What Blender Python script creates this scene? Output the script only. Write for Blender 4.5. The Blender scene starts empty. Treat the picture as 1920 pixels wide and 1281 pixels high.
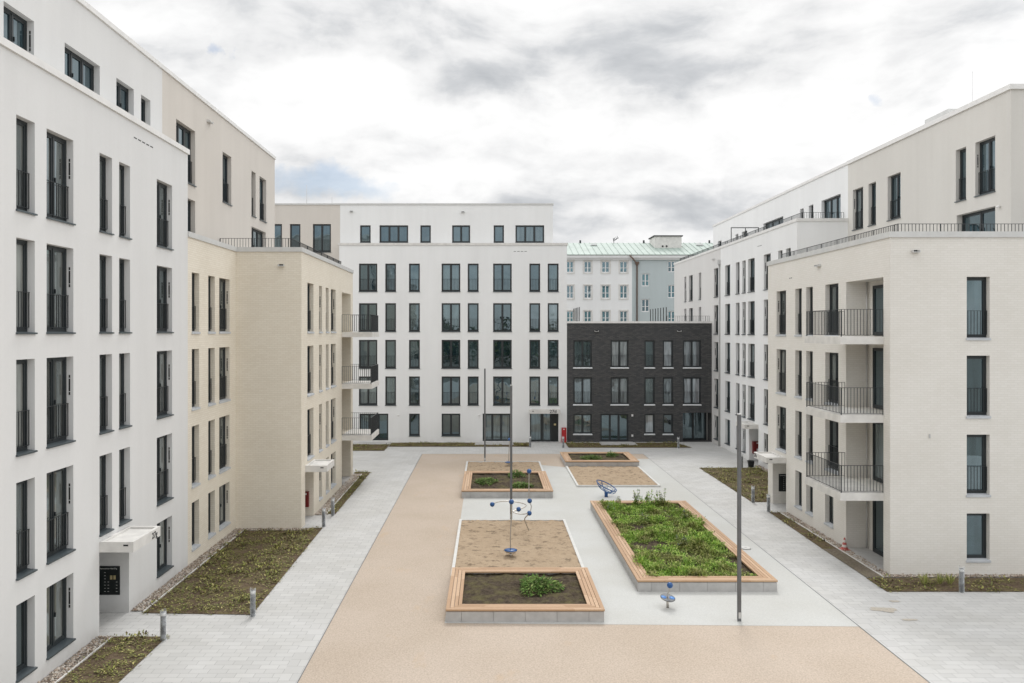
import bpy, math, random
from mathutils import Vector, Matrix, noise as mnoise
random.seed(7)
S = bpy.context.scene
C = S.collection
PI = math.pi
F_PX, CAM_H = 1450.0, 8.74

# ------------------------------------------------------------------ materials
def newmat(name):
    m = bpy.data.materials.new(name); m.use_nodes = True
    nt = m.node_tree; nt.nodes.clear()
    out = nt.nodes.new('ShaderNodeOutputMaterial')
    b = nt.nodes.new('ShaderNodeBsdfPrincipled')
    nt.links.new(b.outputs[0], out.inputs[0])
    return m, nt, b
def N(nt, t, **kw):
    n = nt.nodes.new('ShaderNode' + t)
    for k, v in kw.items():
        if k in n.inputs: n.inputs[k].default_value = v
        else: setattr(n, k, v)
    return n
def L(nt, a, b): nt.links.new(a, b)
def c4(c): return (c[0], c[1], c[2], 1)
def ramp(nt, fac, stops):
    r = N(nt, 'ValToRGB'); e = r.color_ramp.elements
    while len(e) < len(stops): e.new(0.5)
    for i, (p, c) in enumerate(stops): e[i].position = p; e[i].color = c4(c)
    L(nt, fac, r.inputs[0]); return r.outputs[0]
def mul(c, k): return tuple(x * k for x in c)
def pos(nt): return N(nt, 'NewGeometry').outputs['Position']
def noise(nt, vec, scale, detail=3, rough=.5):
    n = N(nt, 'TexNoise', Scale=scale, Detail=detail, Roughness=rough); L(nt, vec, n.inputs['Vector']); return n.outputs['Fac']
def scaled(nt, vec, s):
    v = N(nt, 'VectorMath', operation='MULTIPLY'); L(nt, vec, v.inputs[0]); v.inputs[1].default_value = s; return v.outputs[0]
def mixc(nt, fac, a, b, mode='MIX'):
    m = N(nt, 'Mix', data_type='RGBA', blend_type=mode)
    for sock, val in ((m.inputs[0], fac), (m.inputs[6], a), (m.inputs[7], b)):
        if hasattr(val, 'links'): L(nt, val, sock)
        else: sock.default_value = val if not isinstance(val, tuple) else c4(val)
    return m.outputs[2]
def bump(nt, b, h, strength=.3, dist=.01):
    n = N(nt, 'Bump', Strength=strength, Distance=dist); L(nt, h, n.inputs['Height']); L(nt, n.outputs[0], b.inputs['Normal'])

def plaster(name, col):
    m, nt, b = newmat(name); p = pos(nt)
    big = noise(nt, scaled(nt, p, (.5, .5, .16)), 1.0, 4)
    fine = noise(nt, p, 14, 4, .6)
    streak = noise(nt, scaled(nt, p, (2.6, 2.6, .10)), 1.0, 3)
    c = ramp(nt, big, [(.25, mul(col, .95)), (.75, mul(col, 1.03))])
    c = mixc(nt, .06, c, fine, 'OVERLAY')
    sz = N(nt, 'SeparateXYZ'); L(nt, p, sz.inputs[0])
    sp = N(nt, 'MapRange', interpolation_type='SMOOTHSTEP'); L(nt, sz.outputs[2], sp.inputs[0]); sp.inputs[1].default_value = .55; sp.inputs[2].default_value = 0; sp.inputs[3].default_value = 0; sp.inputs[4].default_value = .5
    spn = N(nt, 'Math', operation='MULTIPLY'); L(nt, sp.outputs[0], spn.inputs[0]); L(nt, noise(nt, p, 3, 4, .65), spn.inputs[1])
    c = mixc(nt, spn.outputs[0], c, (.5, .47, .42), 'MULTIPLY')
    c = mixc(nt, .11, c, ramp(nt, streak, [(.35, (.82, .81, .79)), (.6, (1, 1, 1))]), 'MULTIPLY')
    L(nt, c, b.inputs['Base Color']); b.inputs['Roughness'].default_value = .92
    b.inputs['Specular IOR Level'].default_value = .2
    bump(nt, b, fine, .25, .008)
    return m
def brick(name, col, dark, mortar, bw, bh, ms, msm=.1, bumps=.5, vari=.0):
    m, nt, b = newmat(name); p = pos(nt)
    sx = N(nt, 'SeparateXYZ'); L(nt, p, sx.inputs[0])
    ad = N(nt, 'Math', operation='ADD'); L(nt, sx.outputs[0], ad.inputs[0]); L(nt, sx.outputs[1], ad.inputs[1])
    cb = N(nt, 'CombineXYZ'); L(nt, ad.outputs[0], cb.inputs[0]); L(nt, sx.outputs[2], cb.inputs[1])
    t = N(nt, 'TexBrick', Scale=1.0); t.inputs['Brick Width'].default_value = bw; t.inputs['Row Height'].default_value = bh
    t.inputs['Mortar Size'].default_value = ms; t.inputs['Mortar Smooth'].default_value = msm
    t.inputs['Color1'].default_value = c4(col); t.inputs['Color2'].default_value = c4(dark); t.inputs['Mortar'].default_value = c4(mortar)
    L(nt, cb.outputs[0], t.inputs['Vector'])
    big = noise(nt, p, .6, 4)
    c = mixc(nt, .25, t.outputs['Color'], ramp(nt, big, [(.3, (.8, .78, .74)), (.7, (1, 1, 1))]), 'MULTIPLY')
    L(nt, c, b.inputs['Base Color']); b.inputs['Roughness'].default_value = .85
    b.inputs['Specular IOR Level'].default_value = .25
    inv = N(nt, 'Math', operation='SUBTRACT'); inv.inputs[0].default_value = 1; L(nt, t.outputs['Fac'], inv.inputs[1])
    bump(nt, b, inv.outputs[0], bumps, .012)
    return m
def simple(name, col, rough=.5, metal=0, var=.08, scale=3, spec=.5):
    m, nt, b = newmat(name)
    n = noise(nt, pos(nt), scale, 4)
    L(nt, ramp(nt, n, [(.3, mul(col, 1 - var)), (.7, mul(col, 1 + var))]), b.inputs['Base Color'])
    b.inputs['Roughness'].default_value = rough; b.inputs['Metallic'].default_value = metal
    b.inputs['Specular IOR Level'].default_value = spec
    return m
def speckle(name, col, amt=.25, stains=None, sc=40, bs=.3):
    m, nt, b = newmat(name); p = pos(nt)
    f = noise(nt, p, sc, 2, .7); big = noise(nt, p, .35, 5)
    c = ramp(nt, f, [(.3, mul(col, 1 - amt)), (.7, mul(col, 1 + amt * .6))])
    c = mixc(nt, .5, c, ramp(nt, big, [(.35, (.86, .84, .80)), (.62, (1, 1, 1))]), 'MULTIPLY')
    if stains:
        s = noise(nt, scaled(nt, p, (1, .5, 1)), .8, 6, .62)
        c = mixc(nt, ramp(nt, s, [(.60, (0, 0, 0)), (.74, (.6, .6, .6))]), c, stains)
    L(nt, c, b.inputs['Base Color']); b.inputs['Roughness'].default_value = .95; b.inputs['Specular IOR Level'].default_value = .15
    bump(nt, b, f, bs, .006)
    return m
def sandmat(name, col):
    # loose play sand: pale surface, shade of footprints painted in as dark noise patches
    m, nt, b = newmat(name); p = pos(nt)
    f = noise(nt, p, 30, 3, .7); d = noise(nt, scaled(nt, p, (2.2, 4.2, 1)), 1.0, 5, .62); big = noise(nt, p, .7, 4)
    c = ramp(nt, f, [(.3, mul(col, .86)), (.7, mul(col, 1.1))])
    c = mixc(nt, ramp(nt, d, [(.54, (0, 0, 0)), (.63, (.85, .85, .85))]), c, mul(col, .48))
    c = mixc(nt, .5, c, ramp(nt, big, [(.35, (.84, .82, .79)), (.65, (1, 1, 1))]), 'MULTIPLY')
    L(nt, c, b.inputs['Base Color']); b.inputs['Roughness'].default_value = 1; b.inputs['Specular IOR Level'].default_value = .1
    bump(nt, b, f, .6, .01)
    return m
def paving(name, col, bw, bh, rot=False, joint=.5):
    m, nt, b = newmat(name); p = pos(nt)
    vec = p
    if rot:
        mp = N(nt, 'Mapping'); mp.inputs['Rotation'].default_value = (0, 0, PI / 2); L(nt, p, mp.inputs['Vector']); vec = mp.outputs[0]
    t = N(nt, 'TexBrick', Scale=1.0, offset=.42, offset_frequency=2); t.inputs['Brick Width'].default_value = bw; t.inputs['Row Height'].default_value = bh
    t.inputs['Mortar Size'].default_value = .005; t.inputs['Mortar Smooth'].default_value = .3
    t.inputs['Color1'].default_value = c4(col); t.inputs['Color2'].default_value = c4(mul(col, .90)); t.inputs['Mortar'].default_value = c4(mul(col, joint))
    L(nt, vec, t.inputs['Vector'])
    f = noise(nt, p, 60, 2); big = noise(nt, p, .5, 5)
    c = mixc(nt, .5, t.outputs['Color'], ramp(nt, big, [(.32, (.84, .83, .80)), (.62, (1, 1, 1))]), 'MULTIPLY')
    c = mixc(nt, .2, c, ramp(nt, f, [(.3, (.8, .8, .8)), (.7, (1, 1, 1))]), 'MULTIPLY')
    L(nt, c, b.inputs['Base Color']); b.inputs['Roughness'].default_value = .9; b.inputs['Specular IOR Level'].default_value = .2
    inv = N(nt, 'Math', operation='SUBTRACT'); inv.inputs[0].default_value = 1; L(nt, t.outputs['Fac'], inv.inputs[1])
    bump(nt, b, inv.outputs[0], .35, .006)
    return m
def leafmat(name, stops):
    m, nt, b = newmat(name)
    g = N(nt, 'NewGeometry')
    r = ramp(nt, g.outputs['Random Per Island'], stops)
    big = noise(nt, g.outputs['Position'], 1.3, 3)
    c = mixc(nt, .55, r, ramp(nt, big, [(.3, (.6, .55, .45)), (.65, (1, 1, 1))]), 'MULTIPLY')
    L(nt, c, b.inputs['Base Color']); b.inputs['Roughness'].default_value = .65; b.inputs['Specular IOR Level'].default_value = .25
    return m
def leafmat2(name, stops):
    # mixed weeds: patches of fresh green, olive and dry straw
    m, nt, b = newmat(name); g = N(nt, 'NewGeometry'); P = g.outputs['Position']
    r = ramp(nt, g.outputs['Random Per Island'], stops)
    r2 = ramp(nt, g.outputs['Random Per Island'], [(0, (.10, .10, .03)), (.5, (.27, .27, .08)), (1, (.46, .42, .20))])
    c = mixc(nt, ramp(nt, noise(nt, P, 1.1, 4, .6), [(.46, (0, 0, 0)), (.60, (.85, .85, .85))]), r, r2)
    c = mixc(nt, .7, c, ramp(nt, noise(nt, P, 2.4, 4, .65), [(.34, (.42, .46, .36)), (.56, (1, 1, 1))]), 'MULTIPLY')
    L(nt, c, b.inputs['Base Color']); b.inputs['Roughness'].default_value = .65; b.inputs['Specular IOR Level'].default_value = .25
    return m
def glassmat(name, stops=None):
    # double glazing in front of a dark room: fresnel reflection over a dim interior, slightly warped panes
    m, nt, b = newmat(name); p = pos(nt)
    oi = N(nt, 'ObjectInfo')
    c = ramp(nt, oi.outputs['Random'], stops or [(0, (.010, .022, .028)), (.4, (.026, .054, .066)), (.7, (.075, .110, .122)), (1, (.20, .225, .225))])
    sx = N(nt, 'SeparateXYZ'); L(nt, p, sx.inputs[0])
    ad = N(nt, 'Math', operation='ADD'); L(nt, sx.outputs[0], ad.inputs[0]); L(nt, sx.outputs[1], ad.inputs[1])
    cb = N(nt, 'CombineXYZ'); L(nt, ad.outputs[0], cb.inputs[0]); L(nt, sx.outputs[2], cb.inputs[1])
    stripes = noise(nt, scaled(nt, cb.outputs[0], (5, .35, 1)), 1.0, 4, .6)
    c = mixc(nt, .75, c, ramp(nt, stripes, [(.35, (.25, .25, .25)), (.65, (1, 1, 1))]), 'MULTIPLY')
    L(nt, c, b.inputs['Base Color'])
    b.inputs['Specular Tint'].default_value = (.74, .92, 1, 1); b.inputs['Roughness'].default_value = .015; b.inputs['IOR'].default_value = 2.55
    w = noise(nt, p, .9, 1)
    bump(nt, b, w, .22, .05)
    return m
def woodmat(name):
    m, nt, b = newmat(name); p = pos(nt)
    g = N(nt, 'NewGeometry')
    c = ramp(nt, g.outputs['Random Per Island'], [(0, (.40, .245, .135)), (.5, (.47, .30, .175)), (1, (.55, .375, .235))])
    gr = noise(nt, scaled(nt, p, (9, 9, 30)), 1.0, 5, .65)
    c = mixc(nt, .3, c, ramp(nt, gr, [(.3, (.62, .55, .5)), (.65, (1, 1, 1))]), 'MULTIPLY')
    L(nt, c, b.inputs['Base Color']); b.inputs['Roughness'].default_value = .6
    return m
def soilmat(name, a, bcol, gcol):
    m, nt, b = newmat(name); p = pos(nt)
    f = noise(nt, p, 9, 6, .7); g = noise(nt, p, 2.2, 5, .65); h = noise(nt, p, 45, 3, .7)
    c = ramp(nt, f, [(.3, a), (.7, bcol)])
    c = mixc(nt, ramp(nt, g, [(.46, (0, 0, 0)), (.64, (.75, .75, .75))]), c, gcol)
    c = mixc(nt, .6, c, ramp(nt, h, [(.3, (.4, .4, .4)), (.7, (1, 1, 1))]), 'MULTIPLY')
    L(nt, c, b.inputs['Base Color']); b.inputs['Roughness'].default_value = 1; b.inputs['Specular IOR Level'].default_value = .1
    bump(nt, b, f, .8, .06)
    return m
def gravelmat(name):
    m, nt, b = newmat(name)
    v = N(nt, 'TexVoronoi', Scale=17.0); L(nt, pos(nt), v.inputs['Vector'])
    s = N(nt, 'SeparateColor'); L(nt, v.outputs['Color'], s.inputs[0])
    c = ramp(nt, s.outputs[0], [(0, (.20, .16, .13)), (.4, (.42, .36, .30)), (.7, (.55, .51, .46)), (1, (.36, .27, .21))])
    c = mixc(nt, .85, c, ramp(nt, v.outputs['Distance'], [(.25, (1, 1, 1)), (.75, (.18, .17, .16))]), 'MULTIPLY')
    L(nt, c, b.inputs['Base Color']); b.inputs['Roughness'].default_value = .9
    iv = N(nt, 'Math', operation='SUBTRACT'); iv.inputs[0].default_value = 1; L(nt, v.outputs['Distance'], iv.inputs[1])
    bump(nt, b, iv.outputs[0], 1, .04)
    return m
def filmmat(name):
    m, nt, b = newmat(name)
    b.inputs['Base Color'].default_value = (.8, .83, .85, 1); b.inputs['Roughness'].default_value = .2
    n = noise(nt, pos(nt), 6, 2)
    lw = N(nt, 'LayerWeight', Blend=.35)
    a = mixc(nt, .5, ramp(nt, n, [(.35, (.04, .04, .04)), (.7, (.3, .3, .3))]), lw.outputs['Facing'], 'ADD')
    L(nt, a, b.inputs['Alpha'])
    return m

M = {}
M['white'] = plaster('white_render', (.70, .698, .69))
M['white_cool'] = plaster('cool_white_render', (.805, .808, .803))
M['beige'] = plaster('beige_render', (.63, .59, .54))
M['beige_pale'] = plaster('pale_beige_render', (.64, .62, .58))
M['greige'] = plaster('greige_render', (.66, .65, .635))
M['grey_blue'] = plaster('blue_grey_render', (.475, .53, .535))
M['cream_brick'] = brick('cream_brick', (.79, .735, .635), (.75, .69, .585), (.67, .61, .51), .24, .083, .007, .3, .35)
M['pale_brick'] = brick('pale_cream_brick', (.765, .74, .695), (.735, .71, .66), (.68, .655, .605), .24, .083, .007, .3, .25)
M['dark_brick'] = brick('dark_brick', (.066, .069, .072), (.105, .102, .101), (.05, .052, .054), .28, .088, .008, .2, .7)
M['concrete'] = simple('light_concrete', (.66, .645, .615), .85, 0, .1, 2.5, .2)
M['concrete_grey'] = simple('grey_concrete', (.46, .45, .435), .85, 0, .1, 3.5, .2)
M['kerb'] = simple('white_kerb', (.62, .615, .59), .85, 0, .06, 4, .2)
M['frame'] = simple('anthracite_frame', (.022, .028, .031), .4, 0, .1)
M['rail'] = simple('anthracite_railing', (.035, .040, .043), .45, .3, .1)
M['sill'] = simple('dark_sill', (.085, .105, .115), .4, .4, .1)
M['sill_stone'] = simple('grey_stone_sill', (.50, .52, .54), .7, 0, .08)
M['sill_white'] = simple('white_sill', (.72, .74, .75), .6, 0, .05)
M['zinc'] = simple('zinc_coping', (.60, .60, .585), .55, .25, .05)
M['zinc_white'] = simple('white_coping', (.74, .73, .71), .55, .1, .05)
M['steel'] = simple('brushed_steel', (.50, .47, .43), .35, .8, .1, 8)
M['mast'] = simple('grey_mast', (.16, .165, .17), .5, .5, .1)
M['vent'] = simple('dark_vent', (.012, .013, .014), .6)
M['glass'] = glassmat('window_glass')
M['glass_reflection'] = glassmat('painted_reflection_glass', [(0, (.05, .055, .06)), (.5, (.25, .26, .27)), (1, (.5, .51, .53))])  # streaky white base colour stands in for reflections in the panes
M['glass_pale'] = glassmat('pale_room_reflection_glass', [(0, (.03, .036, .034)), (.35, (.10, .108, .10)), (.7, (.20, .205, .19)), (1, (.36, .36, .33))])  # pale base: lighter rooms, plus reflection of the opposite fronts painted in
M['glass_teal'] = glassmat('teal_glass', [(0, (.01, .06, .09)), (.5, (.02, .13, .17)), (1, (.05, .22, .24))])
M['wood'] = woodmat('larch_slats')
M['blue'] = simple('blue_paint', (.018, .085, .25), .3, 0, .08)
M['blue_light'] = simple('light_blue_pad', (.10, .26, .60), .35, 0, .05)
M['rope'] = simple('blue_net', (.03, .11, .26), .7)
M['red'] = simple('red_enamel', (.42, .018, .022), .35, 0, .06)
M['red_dark'] = simple('dark_red_enamel', (.16, .012, .012), .4, 0, .06)
M['red_cone'] = simple('cone_red', (.50, .12, .10), .5)
M['cone_white'] = simple('cone_white', (.72, .66, .62), .5)
M['black'] = simple('black_panel', (.012, .016, .016), .35)
M['brass'] = simple('brass_plate', (.62, .52, .28), .35, .5)
M['label'] = simple('white_lettering', (.7, .7, .68), .6)
M['ink'] = simple('dark_lettering', (.03, .03, .032), .6)
M['ground'] = speckle('earth_ground', (.22, .21, .19), .3, None, 8)
M['paving'] = paving('pale_paving', (.57, .565, .55), .48, .25)
M['band'] = paving('paving_band', (.565, .56, .545), .48, .42, False, .55)
M['plaza'] = speckle('beige_surface', (.505, .425, .35), .20, (.50, .37, .25), 22)
M['plaza_white'] = speckle('pale_surface', (.54, .542, .522), .10, None, 30, .2)
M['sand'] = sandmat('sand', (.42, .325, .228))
M['spill'] = speckle('spilled_sand', (.38, .30, .21), .2, None, 26)
M['spill_pale'] = speckle('thin_spilled_sand', (.50, .46, .40), .2, None, 26)
M['bare'] = soilmat('trodden_earth', (.17, .14, .105), (.30, .255, .20), (.23, .205, .14))
M['soil'] = soilmat('planter_soil', (.032, .024, .018), (.15, .118, .085), (.165, .145, .07))
M['bed'] = soilmat('bed_soil', (.08, .055, .036), (.24, .18, .125), (.20, .175, .075))
M['gravel'] = gravelmat('drainage_gravel')
M['cover'] = leafmat('ground_cover_leaf', [(0, (.07, .05, .03)), (.3, (.21, .16, .085)), (.6, (.17, .20, .06)), (.88, (.36, .37, .10)), (1, (.62, .54, .24))])
M['weed'] = leafmat2('weed_leaf', [(0, (.12, .24, .04)), (.45, (.29, .48, .075)), (.8, (.47, .64, .12)), (1, (.60, .64, .25))])
M['tuft'] = leafmat('grass_blade', [(0, (.16, .20, .05)), (.5, (.34, .38, .11)), (1, (.55, .54, .24))])
M['shrub'] = leafmat('shrub_leaf', [(0, (.05, .11, .02)), (.5, (.13, .25, .05)), (.9, (.26, .37, .10)), (1, (.40, .38, .17))])
M['tree'] = leafmat('tree_leaf', [(0, (.03, .05, .018)), (.6, (.07, .105, .035)), (1, (.13, .17, .05))])
M['stem'] = simple('plant_stem', (.10, .12, .04), .8)
M['flower'] = simple('weed_flower', (.36, .36, .42), .8)
M['copper'] = simple('green_copper', (.36, .425, .385), .6, 0, .1, .8, .3)
M['pane_blue'] = M['glass']
M['wframe_white'] = simple('white_window_frame', (.75, .75, .74), .5, 0, .03)
M['pipe_brown'] = simple('copper_pipe', (.16, .11, .085), .5, .3)
M['pipe_grey'] = simple('grey_pipe', (.50, .50, .49), .5, .3)
M['film'] = filmmat('clear_wrap')

# ------------------------------------------------------------------ mesh helpers
WL = {}
def tag(o, label=None, cat=None, group=None, kind=None):
    if label: o['label'] = label
    if cat: o['category'] = cat
    if group: o['group'] = group
    if kind: o['kind'] = kind
    return o
def thing(name, loc, label, cat, group=None):
    o = bpy.data.objects.new(name, None); C.objects.link(o); o.location = loc; o.empty_display_size = .3
    WL[o] = Vector(loc); tag(o, label, cat, group); return o
class MB:
    def __init__(s): s.v = []; s.f = []; s.sm = []
    def quad(s, a, b, c, d): i = len(s.v); s.v += [a, b, c, d]; s.f.append((i, i + 1, i + 2, i + 3)); s.sm.append(False)
    def tri(s, a, b, c): i = len(s.v); s.v += [a, b, c]; s.f.append((i, i + 1, i + 2)); s.sm.append(False)
    def box(s, x0, x1, y0, y1, z0, z1):
        if x0 > x1: x0, x1 = x1, x0
        if y0 > y1: y0, y1 = y1, y0
        i = len(s.v)
        s.v += [(x0, y0, z0), (x1, y0, z0), (x1, y1, z0), (x0, y1, z0), (x0, y0, z1), (x1, y0, z1), (x1, y1, z1), (x0, y1, z1)]
        for f in ((0, 3, 2, 1), (4, 5, 6, 7), (0, 1, 5, 4), (1, 2, 6, 5), (2, 3, 7, 6), (3, 0, 4, 7)):
            s.f.append(tuple(i + k for k in f)); s.sm.append(False)
        return s
    def prism(s, pts, z0, z1):
        n = len(pts); i = len(s.v)
        s.v += [(p[0], p[1], z0) for p in pts] + [(p[0], p[1], z1) for p in pts]
        s.f.append(tuple(i + k for k in reversed(range(n)))); s.f.append(tuple(i + n + k for k in range(n))); s.sm += [False, False]
        for k in range(n): s.f.append((i + k, i + (k + 1) % n, i + n + (k + 1) % n, i + n + k)); s.sm.append(False)
    def tube(s, pts, r, n=8, cap=True):
        pts = [Vector(p) for p in pts]; rs = r if isinstance(r, (list, tuple)) else [r] * len(pts)
        base = len(s.v); up = Vector((0, 0, 1))
        prev = None
        for k, p in enumerate(pts):
            t = (pts[min(k + 1, len(pts) - 1)] - pts[max(k - 1, 0)]).normalized()
            a = prev if prev is not None else (up if abs(t.z) < .9 else Vector((1, 0, 0)))
            x = (a - t * a.dot(t)).normalized(); y = t.cross(x); prev = x
            for j in range(n):
                q = 2 * PI * j / n; s.v.append(tuple(p + (x * math.cos(q) + y * math.sin(q)) * rs[k]))
        for k in range(len(pts) - 1):
            for j in range(n):
                a = base + k * n + j; b = base + k * n + (j + 1) % n
                s.f.append((a, b, b + n, a + n)); s.sm.append(True)
        if cap:
            s.f.append(tuple(base + j for j in reversed(range(n)))); s.f.append(tuple(base + (len(pts) - 1) * n + j for j in range(n))); s.sm += [False, False]
        return s
    def lathe(s, prof, c=(0, 0, 0), n=20, axis=None):
        i = len(s.v); R = Matrix.Identity(3) if axis is None else Vector((0, 0, 1)).rotation_difference(Vector(axis)).to_matrix()
        c = Vector(c)
        for r, z in prof:
            for j in range(n):
                q = 2 * PI * j / n; s.v.append(tuple(c + R @ Vector((r * math.cos(q), r * math.sin(q), z))))
        for k in range(len(prof) - 1):
            for j in range(n):
                a = i + k * n + j; b = i + k * n + (j + 1) % n
                s.f.append((a, b, b + n, a + n)); s.sm.append(True)
        return s
    def ball(s, c, r, n=18):
        return s.lathe([(r * math.sin(PI * k / (n // 2)) + 1e-5, -r * math.cos(PI * k / (n // 2))) for k in range(n // 2 + 1)], c, n)
    def build(s, name, mat, parent=None, base=None, local=False):
        off = Vector((0, 0, 0))
        if not local:
            if parent is not None: off = WL.get(parent, Vector((0, 0, 0)))
            elif base is not None: off = Vector(base)
        me = bpy.data.meshes.new(name)
        me.from_pydata([(a[0] - off.x, a[1] - off.y, a[2] - off.z) for a in s.v], [], s.f)
        me.polygons.foreach_set('use_smooth', s.sm)
        me.materials.append(mat); me.update()
        o = bpy.data.objects.new(name, me); C.objects.link(o)
        if parent is not None: o.parent = parent; WL[o] = off
        elif base is not None: o.location = base; WL[o] = Vector(base)
        else: WL[o] = Vector((0, 0, 0))
        return o
def child(name, me, parent, loc, rz=0):
    o = bpy.data.objects.new(name, me); C.objects.link(o); o.parent = parent; o.location = loc; o.rotation_euler = (0, 0, rz); return o

class Fr:      # a facade plane: side 'L' faces +X, 'R' faces -X, 'B' faces the camera (-Y)
    def __init__(s, side, at): s.side = side; s.at = at
    def P(s, u, d, z):
        if s.side == 'L': return (s.at - d, u, z)
        if s.side == 'R': return (s.at + d, u, z)
        return (u, s.at + d, z)
def facade(mb, fr, u0, u1, z0, z1, ops):
    us = sorted({u0, u1, *[o[0] for o in ops], *[o[1] for o in ops]}); zs = sorted({z0, z1, *[o[2] for o in ops], *[o[3] for o in ops]})
    us = [u for u in us if u0 <= u <= u1]; zs = [z for z in zs if z0 <= z <= z1]
    for a, b in zip(us, us[1:]):
        for c, d in zip(zs, zs[1:]):
            m, n = (a + b) / 2, (c + d) / 2
            if any(o[0] < m < o[1] and o[2] < n < o[3] for o in ops): continue
            mb.quad(fr.P(a, 0, c), fr.P(b, 0, c), fr.P(b, 0, d), fr.P(a, 0, d))
    for o in ops:
        a, b, c, d, dep = o[:5]; back = len(o) > 5 and o[5]
        mb.quad(fr.P(a, 0, c), fr.P(a, dep, c), fr.P(a, dep, d), fr.P(a, 0, d))
        mb.quad(fr.P(b, 0, c), fr.P(b, dep, c), fr.P(b, dep, d), fr.P(b, 0, d))
        mb.quad(fr.P(a, 0, d), fr.P(b, 0, d), fr.P(b, dep, d), fr.P(a, dep, d))
        mb.quad(fr.P(a, 0, c), fr.P(b, 0, c), fr.P(b, dep, c), fr.P(a, dep, c))
        if back: mb.quad(fr.P(a, dep, c), fr.P(b, dep, c), fr.P(b, dep, d), fr.P(a, dep, d))
DEP = .24
WC = {}
def window_meshes(w, h, leaves, rail, sill, vent, dep, door, glass='glass'):
    key = (round(w, 2), round(h, 2), leaves, rail, sill, vent, dep, door, glass)
    if key in WC: return WC[key]
    r = {}
    def me(mb, name, mat):
        m = bpy.data.meshes.new(name); m.from_pydata(mb.v, [], mb.f); m.polygons.foreach_set('use_smooth', mb.sm); m.materials.append(mat); return m
    y0, y1 = dep - .055, dep + .03; fw = .065; lw = .055
    f = MB(); p = MB()
    f.box(0, fw, y0, y1, 0, h); f.box(w - fw, w, y0, y1, 0, h); f.box(fw, w - fw, y0, y1, h - fw, h); f.box(fw, w - fw, y0, y1, 0, fw + .02)
    iw = (w - 2 * fw) / leaves
    for k in range(leaves):
        a = fw + k * iw; b = a + iw; z0, z1 = fw + .02, h - fw; q0, q1 = y0 + .012, y1 - .01
        if k: f.box(a - .025, a + .025, y0 - .004, y1 - .004, z0, z1); a += .025
        if k < leaves - 1: b -= .025
        f.box(a, a + lw, q0, q1, z0, z1); f.box(b - lw, b, q0, q1, z0, z1); f.box(a + lw, b - lw, q0, q1, z1 - lw, z1); f.box(a + lw, b - lw, q0, q1, z0, z0 + lw)
        if door == 2: f.box(a + lw, b - lw, q0 + .003, q1, h * .45, h * .45 + .05)
        p.quad((a + lw, y0 + .045, z0 + lw), (b - lw, y0 + .045, z0 + lw), (b - lw, y0 + .045, z1 - lw), (a + lw, y0 + .045, z1 - lw))
        hz = h * .45
        if leaves > 1 and k == leaves // 2: f.box(a + .015, a + .035, q0 - .05, q0, hz, hz + .12)
    r['frame'] = me(f, 'window', M['frame']); r['pane'] = me(p, 'pane', M[glass])
    if rail:
        b = MB(); y = dep - .10; zt, zb = 1.0, .13
        b.box(.004, w - .004, y - .018, y + .018, zt - .012, zt); b.box(.01, w - .01, y - .012, y + .012, zb, zb + .012)
        n = max(3, round(w / .115))
        for k in range(n + 1):
            x = .012 + (w - .024) * k / n; b.box(x - .0075, x + .0075, y - .008, y + .008, zb + .012, zt - .012)
        r['railing'] = me(b, 'railing', M['rail'])
    if sill:
        b = MB(); o = .02 if sill == 'metal' else .03; t = .035 if sill == 'metal' else .07
        i = len(b.v)
        pr = -.06 if sill == 'metal' else -.045
        b.v += [(-o, pr, -t), (w + o, pr, -t), (w + o, dep - .05, -t), (-o, dep - .05, -t), (-o, pr, .004), (w + o, pr, .004), (w + o, dep - .05, .03), (-o, dep - .05, .03)]
        if sill == 'metal':
            pass
        for q in ((0, 3, 2, 1), (4, 5, 6, 7), (0, 1, 5, 4), (1, 2, 6, 5), (2, 3, 7, 6), (3, 0, 4, 7)): b.f.append(q); b.sm.append(False)
        r['sill'] = me(b, 'sill', M[{'metal': 'sill', 'stone': 'sill_stone', 'white': 'sill_white'}[sill]])
    if vent:
        b = MB(); x = 0 if vent == 'a' else w; dx = .006 if vent == 'a' else -.006
        zc = h * .66 if h > 2 else h * .62
        for dz0, dz1 in ((-.27, -.19), (-.17, .17), (.19, .27)): b.box(x, x + dx, .085, .125, zc + dz0, zc + dz1)
        r['vent'] = me(b, 'vent', M['vent'])
    WC[key] = r; return r
def window(parent, fr, a, b, z0, z1, leaves=1, rail=True, sill='metal', vent=None, dep=DEP, door=0, name='window', glass='glass'):
    w, h = round(b - a, 2), round(z1 - z0, 2)
    if vent: vent = {'L': 'b', 'R': 'a'}[fr.side]
    r = window_meshes(w, h, leaves, rail, sill, vent, dep, door, glass)
    rz = {'L': PI / 2, 'R': -PI / 2, 'B': 0}[fr.side]
    o = child(name, r['frame'], parent, Vector(fr.P(b if fr.side == 'R' else a, 0, z0)) - WL[parent], rz)
    for k in ('pane', 'railing', 'sill', 'vent'):
        if k in r: child(k, r[k], o, (0, 0, 0))
    return o
def railing_run(mb, pts, z0, z1, sp=.12, post=1.6):
    for (x0, y0), (x1, y1) in zip(pts, pts[1:]):
        d = math.hypot(x1 - x0, y1 - y0); n = max(1, round(d / sp)); tx, ty = (x1 - x0) / d, (y1 - y0) / d
        def bar(za, zb, hw):
            nx, ny = -ty * hw, tx * hw
            mb.prism([(x0 - nx, y0 - ny), (x1 - nx, y1 - ny), (x1 + nx, y1 + ny), (x0 + nx, y0 + ny)], za, zb)
        bar(z1 - .015, z1, .022); bar(z0 + .05, z0 + .062, .015)
        for k in range(n + 1):
            x, y = x0 + (x1 - x0) * k / n, y0 + (y1 - y0) * k / n
            r = .008 if k % max(1, round(post / sp)) else .016
            mb.box(x - r, x + r, y - r, y + r, z0 if r > .01 else z0 + .062, z1 - .016)
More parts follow.
